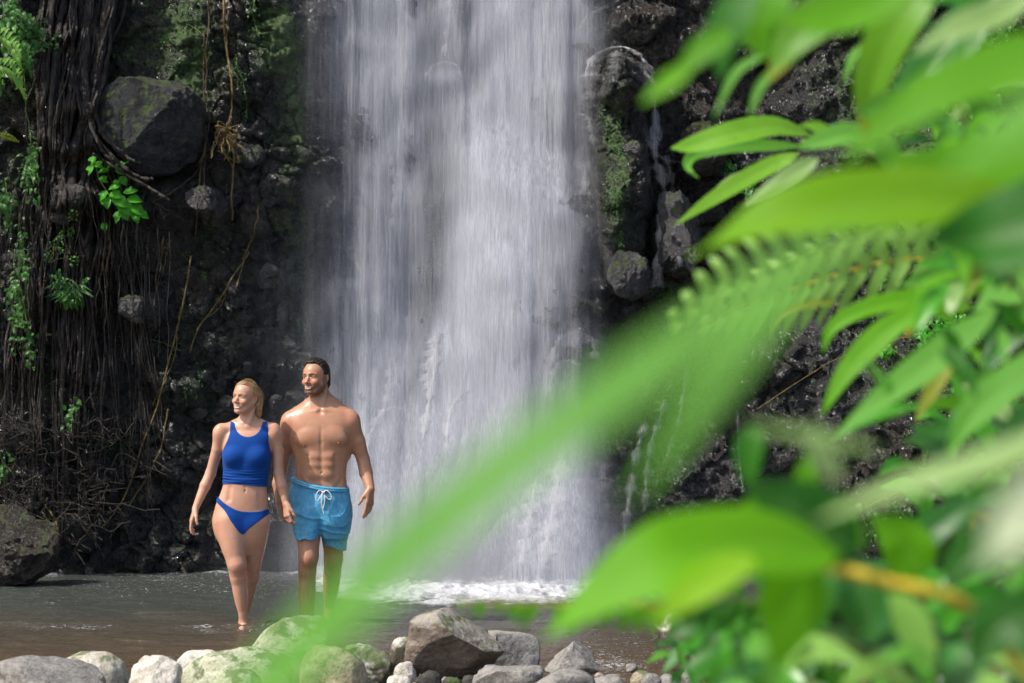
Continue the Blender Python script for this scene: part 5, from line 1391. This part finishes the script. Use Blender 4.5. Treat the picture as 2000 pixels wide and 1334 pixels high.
def patch(px, py, rx, ry, count, size, mat, label, name='creeping_plant', cat='creeping plant', seed=0, off=.12, group=None, vines=5, hang=.6, prof='ovate', wr=.5, spread=.5):
    rg = np.random.default_rng(seed + 900)
    root = empty(name, onc(px, py, off), label, cat, group)
    pts = []; cl = [(px + rg.normal(0, rx * .55), py + rg.normal(0, ry * .55), rg.uniform(.2, .55)) for _ in range(max(4, count // 22))]
    for _ in range(count):
        c = cl[rg.integers(len(cl))]; a, b = c[0] + rg.normal(0, rx * c[2] * .45), c[1] + rg.normal(0, ry * c[2] * .55)
        pts.append(onc(a, b, off * rg.uniform(.5, 1.6)))
    clump(root, 'foliage', pts, size, mat, seed, hang=hang, prof=prof, wr=wr, spread=spread)
    for i in range(vines):
        c = cl[rg.integers(len(cl))]; e = cl[rg.integers(len(cl))]
        tube('stem', proot([(c[0], c[1] - 8), ((c[0] + e[0]) / 2 + rg.normal(0, 5), (c[1] + e[1]) / 2), (e[0] + 4, e[1] + 16)], off, 16, 2, i + seed), .9 * px2m, STEMM, root, 5)
    return root
# on the left cliff
patch(28, 80, 36, 80, 260, .085, 'ivy', 'lush green creeper with small leaves in the upper left corner', seed=1, off=.30)
patch(60, 330, 26, 120, 160, .06, 'ivy', 'strip of small leaved creeper between the roots at the left edge', seed=2, off=.25)
patch(38, 560, 34, 110, 200, .06, 'ivy', 'creeper with bright small leaves at the left edge below the roots', seed=3, off=.3)
patch(124, 475, 26, 42, 170, .030, 'ivy', 'cushion of tiny pale round leaves behind the roots', seed=4, off=.22)
patch(160, 555, 40, 40, 90, .06, 'ivy', 'small leafy weed below the tiny leaved cushion', seed=5, off=.22)
patch(85, 60, 30, 60, 90, .05, 'ivy2', 'dull shaded creeper beside the top of the roots', seed=6, off=.25)
patch(12, 400, 22, 60, 70, .07, 'ivy2', 'shaded broad leaves at the left edge above the creeper', seed=7, off=.35)
patch(130, 800, 22, 30, 26, .06, 'ivy', 'few green leaves sprouting from the low hanging roots', seed=8, off=.3, vines=2)
patch(12, 920, 20, 30, 24, .06, 'ivy', 'tiny green sprig at the left edge near the matted roots', seed=9, off=.4, vines=1)
patch(500, 25, 40, 40, 90, .035, 'ivy2', 'mossy sprigs on the rock at the top left of the waterfall', seed=10, off=.06, vines=1)
patch(345, 60, 60, 60, 120, .028, 'ivy2', 'patch of mossy sprigs above the huge boulder', seed=16, off=.06, vines=1)
# leafy plant with bright heart shaped leaves
lp = empty('leafy_plant', onc(185, 300, .3), 'small plant with bright glossy oval leaves growing below the huge boulder', 'plant')
stem = [(182, 300), (190, 340), (205, 370), (222, 395), (240, 420)]
tube('stem', proot(stem, .34, 30, 1.5, 3), 1.6 * px2m, STEMM, lp, 6)
for (a, b, dx, dy, w_) in [(182, 305, -4, 20, 15), (186, 318, 18, 10, 15), (178, 322, -6, 22, 14), (193, 335, 22, -4, 15), (196, 345, 16, 12, 14), (226, 322, 22, -4, 13), (228, 328, 14, 14, 13), (236, 345, 12, 18, 14), (222, 352, 16, 12, 12),
                           (205, 372, -10, 22, 17), (214, 366, 20, -2, 18), (216, 376, 26, 10, 20), (206, 385, 4, 24, 18), (222, 384, 30, 22, 22), (232, 390, 30, 34, 24), (242, 374, 28, -2, 18), (250, 386, 30, 8, 19), (238, 402, 12, 30, 20),
                           (256, 400, 30, 22, 19), (270, 412, 22, 16, 15), (262, 414, 8, 24, 14), (232, 412, -6, 26, 15), (202, 435, 4, 20, 12), (208, 330, 12, -14, 12), (245, 318, 10, -6, 10)]:
    Y0 = cys(a, b, .36); mkleaf(lp, [(a, b, Y0), (a + dx * .5, b + dy * .5, Y0 - .04), (a + dx, b + dy, Y0 - .02)], w_ * 1.15, 'glow', 'ovate', (-.3, -1, .9))
# fern fronds at the left edge
for k, (c_, lab) in enumerate([([(-30, 60), (10, 75), (34, 110), (40, 130)], 'broad green fern frond at the left edge near the top'), ([(-25, 128), (10, 130), (35, 155), (52, 195)], 'bright toothed fern frond drooping at the left edge'),
                               ([(40, 95), (55, 115), (62, 145)], 'small grey green fern frond hanging beside the bright frond'), ([(-20, 262), (5, 265), (22, 270), (38, 278)], 'reddish dry fern frond at the left edge'),
                               ([(-15, 395), (8, 400), (20, 420)], 'small pale fern frond low on the left edge')]):
    fr = empty('fern', onc(c_[0][0], c_[0][1], .5), lab, 'fern', None)
    frond(fr, [(a, b, cys(max(a, 0), b, .55)) for a, b in c_], 26 if k != 3 else 9, 7 if k != 3 else 3, 'fern' if k in (0, 1) else ('olive' if k == 3 else 'ivy'), 'both', 14, STEMM, 1.2, k, prof='lance')
# grass tuft
gt = empty('grass_tuft', onc(140, 600, .25), 'tuft of thin grass blades on the cliff among the roots', 'grass')
bag = Bag()
for i in range(36):
    a, b = 140 + random.gauss(0, 14), 600 + random.gauss(0, 6); Y0 = cys(a, b, .26)
    dx, dy = random.gauss(0, 22), -random.uniform(15, 50)
    bag.add(*leaf_arr([P(a, b, Y0), P(a + dx * .5, b + dy, Y0 - .05), P(a + dx * 1.4, b + dy * .6, Y0 - .1)], 3.2 * px2m, (0, -1, .3), .1, 0, 7, 3, 'strap', rnd=random.random()))
bag.build('blades', LM['ivy'], gt)
# right hand cliff
patch(1930, 90, 80, 80, 300, .10, 'ivy', 'dark leafy creeper in the upper right corner', seed=11, off=.25, hang=.8)
patch(1870, 250, 90, 90, 260, .08, 'ivy', 'creeper with pointed leaves high on the right cliff', seed=12, off=.2, hang=.8)
patch(1480, 335, 48, 48, 170, .075, 'ivy', 'leafy creeper hanging below the reddish brown boulder', seed=13, off=.22, hang=.8)
patch(1830, 650, 100, 60, 240, .075, 'glow', 'creeper with pairs of pale pointed leaves on the right rock', seed=14, off=.18, hang=1.0)
patch(1930, 790, 70, 60, 200, .075, 'ivy', 'creeper hanging in front of the rock at the right edge', seed=15, off=.2, hang=.9)
patch(1200, 240, 20, 80, 110, .03, 'ivy2', 'moss sprigs on the dark pillar right of the waterfall', seed=17, off=.05, vines=1)
patch(1205, 410, 18, 60, 110, .03, 'ivy2', 'bright moss sprigs lower on the dark pillar', seed=18, off=.05, vines=1)
patch(1800, 500, 90, 50, 160, .08, 'ivy', 'creeper behind the green fern on the right cliff', seed=19, off=.2, hang=.9)
patch(1760, 1000, 160, 60, 180, .09, 'ivy2', 'shaded bush at the foot of the right cliff', 'bush', 'bush', seed=20, off=.3, vines=6)

for k, (a, b, rx, ry, n_) in enumerate([(420, 480, 60, 60, 60), (300, 640, 60, 50, 60), (380, 760, 50, 60, 50), (560, 480, 30, 90, 60), (470, 180, 30, 60, 60), (250, 860, 60, 50, 40), (590, 640, 30, 60, 50)]):
    patch(a, b, rx, ry, n_, .026, 'ivy2' if k % 2 else 'ivy', 'sparse mossy sprigs scattered over the wet left cliff', 'moss_sprigs', 'moss', seed=40 + k, off=.04, vines=1, group='sparse moss sprigs on the left cliff')
# ---------------------------------------------------------------- plants close to the camera
def stalk(parent, ctrl, rpx, mat=STEMM, name='stem'):
    Ym = np.mean([c[2] for c in ctrl]); return tube(name, catmull([P(*c) for c in ctrl], 24), rpx * Ym / F_PX, mat, parent, 8)
def plant(name, foot, label, cat, group=None):
    return empty(name, foot, label, cat, group)

# 1 ginger with long strap leaves, nearest of all
g1 = plant('strap_leaf_plant', (.62, 1.15, .25), 'nearest plant with very long blurred strap leaves sweeping across the picture', 'plant')
stalk(g1, [(3300, 5600, 1.15), (2800, 2500, 1.15), (2500, 900, 1.12), (2120, 130, 1.10)], 30)
mkleaf(g1, [(2200, 60, .72), (1960, 240, .72), (1700, 420, .72), (1350, 665, .73), (1010, 900, .73), (740, 1125, .74), (540, 1330, .75), (360, 1530, .75)], 132, 'soft', 'blade', (-.3, -1, .7), .10, .03, 3, label='longest blurred leaf crossing before the man')
mkleaf(g1, [(2250, 60, .98), (2120, 150, 1.0), (1980, 240, 1.0), (1840, 360, 1.02)], 110, 'soft', 'lance', (-.2, -1, .9), .1, .03, 5)
mkleaf(g1, [(1580, 540, .86), (1440, 700, .86), (1330, 840, .86), (1225, 990, .86)], 70, 'soft', 'lance', (-.3, -1, .5), .15, .03, 6)
mkleaf(g1, [(2150, 820, 1.5), (1950, 895, 1.5), (1760, 950, 1.52), (1590, 1020, 1.55)], 80, 'pale', 'lance', (0, -1, 1.2), .1, .03, 7)
mkleaf(g1, [(2200, 870, 1.02), (2080, 960, 1.02), (1985, 1030, 1.0), (1925, 1110, 1.0)], 150, 'white', 'ovate', (0, -1, 1.0), .1, .03, 8)
mkleaf(g1, [(1720, 880, 1.5), (1580, 850, 1.5), (1440, 828, 1.5)], 30, 'pale', 'lance', (0, -1, 1.0), .1, .03, 9)
mkleaf(g1, [(1640, 940, 1.6), (1600, 880, 1.6), (1590, 820, 1.6)], 55, 'pale', 'ovate', (0, -1, 1.0), .1, .03, 10)

# 2 broad leaves in the upper right
g2 = plant('broadleaf_shrub', (1.5, 2.9, .35), 'shrub with big bright green leaves hanging into the upper right', 'shrub')
stalk(g2, [(3400, 3200, 2.9), (2800, 900, 2.9), (2300, 60, 2.8), (1900, -90, 2.8), (1640, -60, 2.8)], 14)
for c_, w_, mt, pr, kw in [
    ([(2120, 470, 2.3), (1900, 400, 2.25), (1700, 395, 2.2), (1500, 425, 2.2), (1350, 500, 2.25)], 190, 'lime', 'ovate', dict(up=(-.2, -1, .9), fold=.12)),
    ([(2150, 380, 2.1), (2030, 440, 2.1), (1900, 470, 2.12), (1800, 470, 2.1)], 200, 'deep', 'ovate', dict()),
    ([(1860, -80, 3.2), (1760, 40, 3.2), (1705, 160, 3.25), (1690, 285, 3.3)], 105, 'tip', 'lance', dict(up=(-.5, -1, .3))),
    ([(1980, -60, 3.6), (1880, 60, 3.6), (1790, 160, 3.6), (1725, 270, 3.6)], 95, 'teal', 'lance', dict()),
    ([(1700, -50, 3.0), (1620, 20, 3.0), (1550, 80, 3.0), (1502, 160, 3.0)], 100, 'tip', 'lance', dict()),
    ([(1560, -60, 2.6), (1500, 0, 2.6), (1480, 60, 2.6), (1500, 120, 2.6)], 110, 'bright', 'ovate', dict()),
    ([(1480, -40, 2.5), (1430, 30, 2.5), (1410, 90, 2.5), (1412, 165, 2.5)], 80, 'deep', 'ovate', dict()),
    ([(1430, 60, 2.3), (1370, 100, 2.3), (1310, 165, 2.3)], 60, 'bright', 'ovate', dict()),
    ([(1350, 130, 2.1), (1300, 165, 2.1), (1250, 205, 2.1)], 44, 'bright', 'ovate', dict()),
    ([(1510, 100, 3.4), (1440, 140, 3.4), (1392, 235, 3.4)], 20, 'soft', 'lance', dict()),
    ([(1530, 120, 3.4), (1485, 170, 3.4), (1463, 232, 3.4)], 20, 'soft', 'lance', dict()),
    ([(1712, 78, 4.5), (1668, 108, 4.5), (1647, 166, 4.5)], 20, 'soft', 'lance', dict()),
    ([(2120, 60, 1.8), (1960, 130, 1.8), (1800, 200, 1.8), (1640, 320, 1.8)], 130, 'bright', 'lance', dict(up=(-.2, -1, .7))),
    ([(2060, -60, 2.6), (1960, 20, 2.6), (1860, 60, 2.6), (1780, 110, 2.6)], 70, 'pale', 'lance', dict()),
    ([(1780, -60, 2.4), (1700, 10, 2.4), (1600, 40, 2.4), (1530, 40, 2.4)], 95, 'bright', 'lance', dict()),
    ([(2060, 160, 4.0), (1960, 165, 4.0), (1890, 200, 4.0), (1850, 250, 4.0)], 26, 'pale', 'lance', dict()),
    ([(1900, 110, 3.8), (1850, 80, 3.8), (1810, 110, 3.8), (1800, 190, 3.8)], 50, 'pale', 'ovate', dict()),
    ([(2150, 250, 2.6), (2000, 300, 2.6), (1850, 330, 2.6), (1720, 300, 2.6)], 150, 'bright', 'ovate', dict(up=(-.2, -1, .8))),
    ]:
    mkleaf(g2, c_, w_, mt, pr, **kw)

# 3 plant with toothed leaves, further off and nearly sharp
g3 = plant('toothed_leaf_plant', (2.1, 6.0, .30), 'plant with long toothed light green leaves reaching left before the trickle', 'plant')
stalk(g3, [(2500, 1750, 6.0), (2300, 900, 6.0), (1900, 420, 6.0), (1700, 300, 6.0), (1565, 276, 6.0)], 5)
for c_, w_, mt, kw in [
    ([(1582, 262, 6.2), (1510, 248, 6.15), (1430, 262, 6.1), (1350, 284, 6.1), (1308, 289, 6.1)], 58, 'serr', dict(serr=.10, up=(-.1, -1, .6))),
    ([(1570, 286, 6.2), (1500, 284, 6.2), (1420, 286, 6.2), (1360, 300, 6.2), (1342, 325, 6.15), (1366, 350, 6.1)], 30, 'soft', dict(up=(0, -1, .2))),
    ([(1562, 300, 6.0), (1500, 326, 6.0), (1400, 384, 5.95), (1316, 441, 5.9)], 38, 'serr', dict(serr=.08, up=(-.3, -1, .3))),
    ([(1540, 315, 6.3), (1490, 335, 6.3), (1430, 352, 6.3), (1390, 375, 6.3)], 26, 'pale', dict()),
    ([(1725, 270, 4.4), (1660, 262, 4.4), (1600, 276, 4.4), (1556, 290, 4.4)], 50, 'soft', dict(serr=.12)),
    ([(1760, 355, 4.4), (1732, 300, 4.4), (1700, 280, 4.4), (1650, 300, 4.4)], 52, 'soft', dict(serr=.12)),
    ([(1600, 310, 4.6), (1540, 345, 4.6), (1448, 404, 4.6)], 40, 'pale', dict()),
    ([(1640, 285, 5), (1600, 250, 5), (1560, 245, 5)], 26, 'serr', dict(serr=.1)),
    ([(1800, 300, 4.2), (1770, 330, 4.2), (1745, 372, 4.2)], 60, 'pale', dict(prof='ovate'))]:
    pr = kw.pop('prof', 'lance'); mkleaf(g3, c_, w_, mt, pr, **kw)

# 4 ferns
f1 = plant('fern', (1.9, 5.0, .35), 'green fern with drooping rounded leaflets before the rock right of the waterfall', 'fern')
stalk(f1, [(2700, 1900, 5.0), (2300, 900, 5.0), (2050, 560, 5.0), (1900, 520, 5.0)], 4)
frond(f1, [(1960, 530, 5.0), (1860, 512, 5.0), (1750, 508, 5.0), (1640, 535, 5.0), (1540, 570, 5.0), (1450, 600, 5.0), (1360, 645, 5.0)], 112, 25, 'fern', 'both', 17, YSTEM, 3, 4, hang=.95)
f2 = plant('fern', (1.3, 3.6, .40), 'blurred green fern arching above the sharper fern at the right', 'fern')
stalk(f2, [(2700, 2200, 3.6), (2300, 900, 3.6), (2000, 480, 3.6), (1800, 440, 3.6)], 4)
frond(f2, [(1900, 440, 3.6), (1780, 430, 3.6), (1640, 470, 3.6), (1520, 520, 3.6), (1400, 560, 3.6), (1300, 640, 3.6)], 108, 24, 'fern', 'both', 16, STEMM, 3, 5, hang=.95)
mkleaf(f1, [(1640, 590, 4.8), (1580, 596, 4.8), (1535, 615, 4.8), (1500, 655, 4.8)], 14, 'olive', 'lance', label='withered orange curled leaflet')
f3 = plant('fern', (.55, 2.9, .30), 'small dark fern with a row of square leaflets before the water', 'fern')
stalk(f3, [(2100, 2600, 2.9), (1900, 1500, 2.9), (1500, 1190, 2.9), (1260, 1180, 2.9)], 3)
frond(f3, [(1300, 1188, 2.9), (1200, 1182, 2.9), (1100, 1180, 2.9), (1000, 1178, 2.9), (880, 1176, 2.9)], 56, 26, 'bright', 'down', 13, YSTEM, 3, 8, droop=.1, lens=[1, 1, 1, .95, .95, 1.2, .9, .2, 1.05, .75, .4, .6, .2])
f4 = plant('fern', (1.0, 3.0, .30), 'dark fern leaflets hanging before the pale topped boulder', 'fern')
stalk(f4, [(2500, 2500, 3.0), (2100, 1500, 3.0), (1700, 1200, 3.0), (1500, 1170, 3.0)], 4)
frond(f4, [(1560, 1180, 3.0), (1460, 1172, 3.0), (1380, 1178, 3.0), (1310, 1190, 3.0)], 70, 26, 'deep', 'down', 9, STEMM, 3, 9, droop=.1)
f5 = plant('fern', (.80, 4.0, .15), 'pale fern frond low before the water left of the pale topped boulder', 'fern')
frond(f5, [(1560, 1330, 4.0), (1440, 1240, 4.0), (1330, 1190, 4.0), (1230, 1200, 4.0)], 62, 20, 'soft', 'both', 14, STEMM, 2, 10)
stalk(f5, [(2300, 2100, 4.0), (1900, 1500, 4.0), (1560, 1330, 4.0)], 3)

# 5 lance leaves at the right
g5 = plant('lance_leaf_plant', (1.75, 4.0, .35), 'plant with long lance shaped leaves at the middle right', 'plant')
stalk(g5, [(2700, 2100, 4.0), (2400, 1200, 4.0), (2150, 760, 4.0), (2050, 600, 4.0), (1930, 560, 4.0)], 8)
for c_, w_, mt, kw in [
    ([(1960, 560, 4.5), (1860, 572, 4.5), (1710, 598, 4.5), (1628, 638, 4.5), (1606, 692, 4.5)], 44, 'bright', {}),
    ([(1830, 590, 4.2), (1740, 640, 4.2), (1655, 725, 4.2), (1602, 815, 4.2)], 56, 'bright', {}),
    ([(1950, 600, 3.5), (1850, 680, 3.5), (1740, 765, 3.5), (1630, 850, 3.5)], 74, 'soft', {}),
    ([(2100, 660, 3.2), (1990, 735, 3.2), (1900, 810, 3.2), (1848, 895, 3.2)], 82, 'soft', {}),
    ([(1865, 690, 4.0), (1825, 755, 4.0), (1788, 825, 4.0)], 36, 'olive', {}),
    ([(2060, 545, 3.9), (1980, 560, 3.9), (1900, 610, 3.9)], 90, 'soft', dict(prof='ovate')),
    ([(1690, 700, 3.5), (1735, 755, 3.5), (1782, 805, 3.5)], 18, 'soft', {}),
    ([(1890, 830, 3.6), (1830, 842, 3.6), (1778, 835, 3.6)], 44, 'teal', {}),
    ([(1800, 790, 3.6), (1700, 815, 3.6), (1600, 868, 3.6)], 26, 'glow', {}),
    ([(2040, 620, 3.9), (1960, 680, 3.9), (1900, 750, 3.9)], 34, 'teal', {}),
    ([(1900, 600, 4.6), (1850, 600, 4.6), (1790, 610, 4.6), (1770, 660, 4.6)], 40, 'tip', {}),
    ([(2080, 500, 3.3), (2010, 470, 3.3), (1960, 500, 3.3), (1940, 560, 3.3)], 70, 'deep', {}),
    ([(1960, 900, 4.2), (1890, 800, 4.2), (1860, 730, 4.2)], 34, 'glow', {}),
    ([(2090, 780, 2.9), (2010, 830, 2.9), (1930, 900, 2.9)], 90, 'deep', {})]:
    pr = kw.pop('prof', 'lance'); mkleaf(g5, c_, w_, mt, pr, up=(-.3, -1, .6), **kw)

# 6 big leaves on a golden stem, lower centre right
g6 = plant('golden_stem_plant', (.95, 2.15, .35), 'broad leaved plant on a golden yellow stem in the lower right', 'plant')
stalk(g6, [(2900, 2900, 2.2), (2400, 1700, 2.2), (2020, 1330, 2.35), (1890, 1184, 2.2), (1730, 1135, 2.2), (1570, 1095, 2.2)], 12, YSTEM)
for c_, w_, mt, pr, kw in [
    ([(1640, 1080, 2.1), (1480, 1062, 2.05), (1330, 1085, 2.0), (1190, 1150, 2.0), (1058, 1252, 2.0)], 200, 'bright', 'ovate', dict(up=(-.2, -1, .8), fold=.12)),
    ([(1480, 1090, 1.95), (1400, 1125, 1.95), (1330, 1170, 1.95), (1275, 1225, 1.95)], 85, 'lime', 'ovate', dict(up=(.2, -1, .8))),
    ([(1560, 1075, 2.1), (1550, 1150, 2.1), (1535, 1230, 2.1), (1515, 1310, 2.1)], 140, 'bright', 'ovate', dict(up=(.1, -1, .2))),
    ([(1670, 1090, 2.2), (1600, 1030, 2.2), (1530, 985, 2.2), (1450, 940, 2.2)], 150, 'deep', 'ovate', dict()),
    ([(1690, 1070, 2.3), (1600, 1010, 2.3), (1500, 1000, 2.3), (1390, 1040, 2.3)], 120, 'bright', 'ovate', dict()),
    ([(1480, 830, 2.6), (1462, 890, 2.6), (1468, 965, 2.6)], 60, 'deep', 'ovate', dict()),
    ([(1600, 1010, 2.5), (1575, 940, 2.5), (1580, 880, 2.5)], 50, 'bright', 'lance', dict()),
    ([(2080, 1180, 2.0), (2000, 1200, 2.0), (1930, 1250, 2.0), (1890, 1320, 2.0)], 110, 'deep', 'ovate', dict()),
    ([(2100, 1260, 2.05), (2010, 1240, 2.05), (1930, 1200, 2.05), (1880, 1210, 2.05)], 70, 'teal', 'ovate', dict()),
    ([(1800, 1125, 2.9), (1765, 1060, 2.9), (1700, 1005, 2.9)], 105, 'bright', 'ovate', dict(up=(-.3, -1, .2))),
    ([(1850, 1150, 2.8), (1890, 1090, 2.8), (1960, 1050, 2.8), (2050, 1040, 2.8)], 80, 'deep', 'lance', dict()),
    ([(1760, 1130, 3.2), (1820, 1040, 3.2), (1870, 1000, 3.2), (1960, 960, 3.2)], 60, 'teal', 'lance', dict()),
    ([(1640, 1105, 2.8), (1680, 1150, 2.8), (1700, 1210, 2.8), (1690, 1260, 2.8)], 120, 'teal', 'ovate', dict()),
    ([(1760, 1150, 3.0), (1755, 1190, 3.0), (1740, 1260, 3.0)], 36, 'glow', 'lance', dict()),
    ([(1640, 1080, 2.9), (1600, 1130, 2.9), (1590, 1200, 2.9), (1610, 1250, 2.9)], 90, 'teal', 'ovate', dict())]:
    mkleaf(g6, c_, w_, mt, pr, **kw)

# 7 undergrowth below and behind
def bush(foot, cxy, rxy, Yr, n, sz, mats, label, seed):
    rg = np.random.default_rng(seed); b = plant('undergrowth_shrub', foot, label, 'shrub')
    Ym = (Yr[0] + Yr[1]) / 2
    for k, mt in enumerate(mats):
        pts = [P(cxy[0] + rg.uniform(-1, 1) * rxy[0], cxy[1] + rg.uniform(-1, 1) * rxy[1], rg.uniform(*Yr)) for _ in range(n // len(mats))]
        bag = Bag()
        for p in pts:
            L_ = sz * rg.uniform(.6, 1.3) * Ym / F_PX; d = np.array([rg.normal(-.3, .6), rg.normal(-.2, .4), rg.normal(.05, .55)]); d /= np.linalg.norm(d)
            bag.add(*leaf_arr([p, p + d * L_ * .5 + [0, 0, .12 * L_], p + d * L_ - [0, 0, .1 * L_]], L_ * rg.uniform(.28, .5), (rg.normal(0, .4), -.8, 1), .15, .05, 10, 5, 'ovate', int(rg.integers(99)), rnd=rg.random()))
        bag.build('foliage', LM[mt], b)
    f = np.asarray(foot, float)
    for i in range(9):
        e = P(cxy[0] + rg.uniform(-.9, .9) * rxy[0], cxy[1] + rg.uniform(-.8, .5) * rxy[1], rg.uniform(*Yr))
        tube('stem', catmull([f, (f + e) / 2 + [rg.normal(0, .05), 0, .1], e], 14), 2.2 * Ym / F_PX, STEMM, b, 5)
bush((1.35, 4.0, .12), (1760, 1250), (330, 110), (3.2, 4.8), 150, 130, ['deep', 'teal', 'ivy2', 'glow'], 'dark leafy shrub filling the lower right behind the golden stem', 71)
bush((1.30, 2.6, .25), (1780, 1345), (360, 50), (2.2, 3.0), 30, 170, ['soft', 'fern', 'teal'], 'pale blurred shrub along the bottom right edge', 72)
bush((1.9, 4.6, .3), (1960, 1080), (130, 160), (4.0, 5.2), 70, 110, ['deep', 'teal', 'ivy'], 'dark green shrub at the right edge behind the pale leaf', 73)
bush((2.3, 6.0, .3), (1930, 980), (140, 160), (5.6, 7.0), 110, 90, ['ivy', 'deep', 'ivy2', 'glow'], 'leafy shrub further back at the right edge', 74)
bush((.75, 5.4, .05), (1480, 1300), (150, 50), (5.0, 6.0), 44, 80, ['soft', 'teal', 'deep'], 'low leafy shrub by the water under the blurred fern', 75)
bush((1.6, 3.4, .3), (1980, 400), (110, 160), (3.2, 3.8), 40, 120, ['deep', 'bright'], 'leafy shrub at the right edge behind the big blurred leaf', 76)
sp = plant('seedling', P(1575, 1320, 9), 'single small bright seedling on the stony bank', 'seedling')
for dx, dy in ((-22, -8), (14, -20), (18, -2), (-8, 16)):
    mkleaf(sp, [(1572, 1298, 9), (1572 + dx * .5, 1296 + dy * .6, 9), (1572 + dx, 1298 + dy, 9)], 13, 'soft', 'ovate')
stalk(sp, [(1575, 1325, 9), (1573, 1310, 9), (1572, 1298, 9)], 1.3)

# 8 slender plant with many small leaves between the big ones
g8 = plant('slender_leafy_plant', (1.55, 3.9, .35), 'plant with many small soft green leaves between the big leaves at the right', 'plant')
stalk(g8, [(2700, 2100, 3.9), (2300, 1300, 3.9), (2050, 900, 3.9), (1960, 500, 3.9), (1850, 120, 3.9)], 6)
rg = np.random.default_rng(88)
for i in range(58):
    u = rg.random(); a, b = np.interp(u, [0, 1], [1980, 1860]) + rg.normal(0, 60), np.interp(u, [0, 1], [1150, 0]) + rg.normal(0, 30)
    Y0 = rg.uniform(3.0, 5.0); an = rg.normal(2.6, .8); L_ = rg.uniform(60, 150)
    dx, dy = math.cos(an) * L_, math.sin(an) * L_
    mkleaf(g8, [(a, b, Y0), (a + dx * .5, b + dy * .5 - L_ * .12, Y0 - .03), (a + dx, b + dy, Y0 - .05)], L_ * rg.uniform(.22, .45), str(rg.choice(['soft', 'bright', 'deep', 'glow', 'teal', 'pale', 'olive'], p=[.24, .22, .2, .14, .08, .08, .04])), 'ovate', (rg.normal(-.2, .3), -1, rg.uniform(.1, 1)))
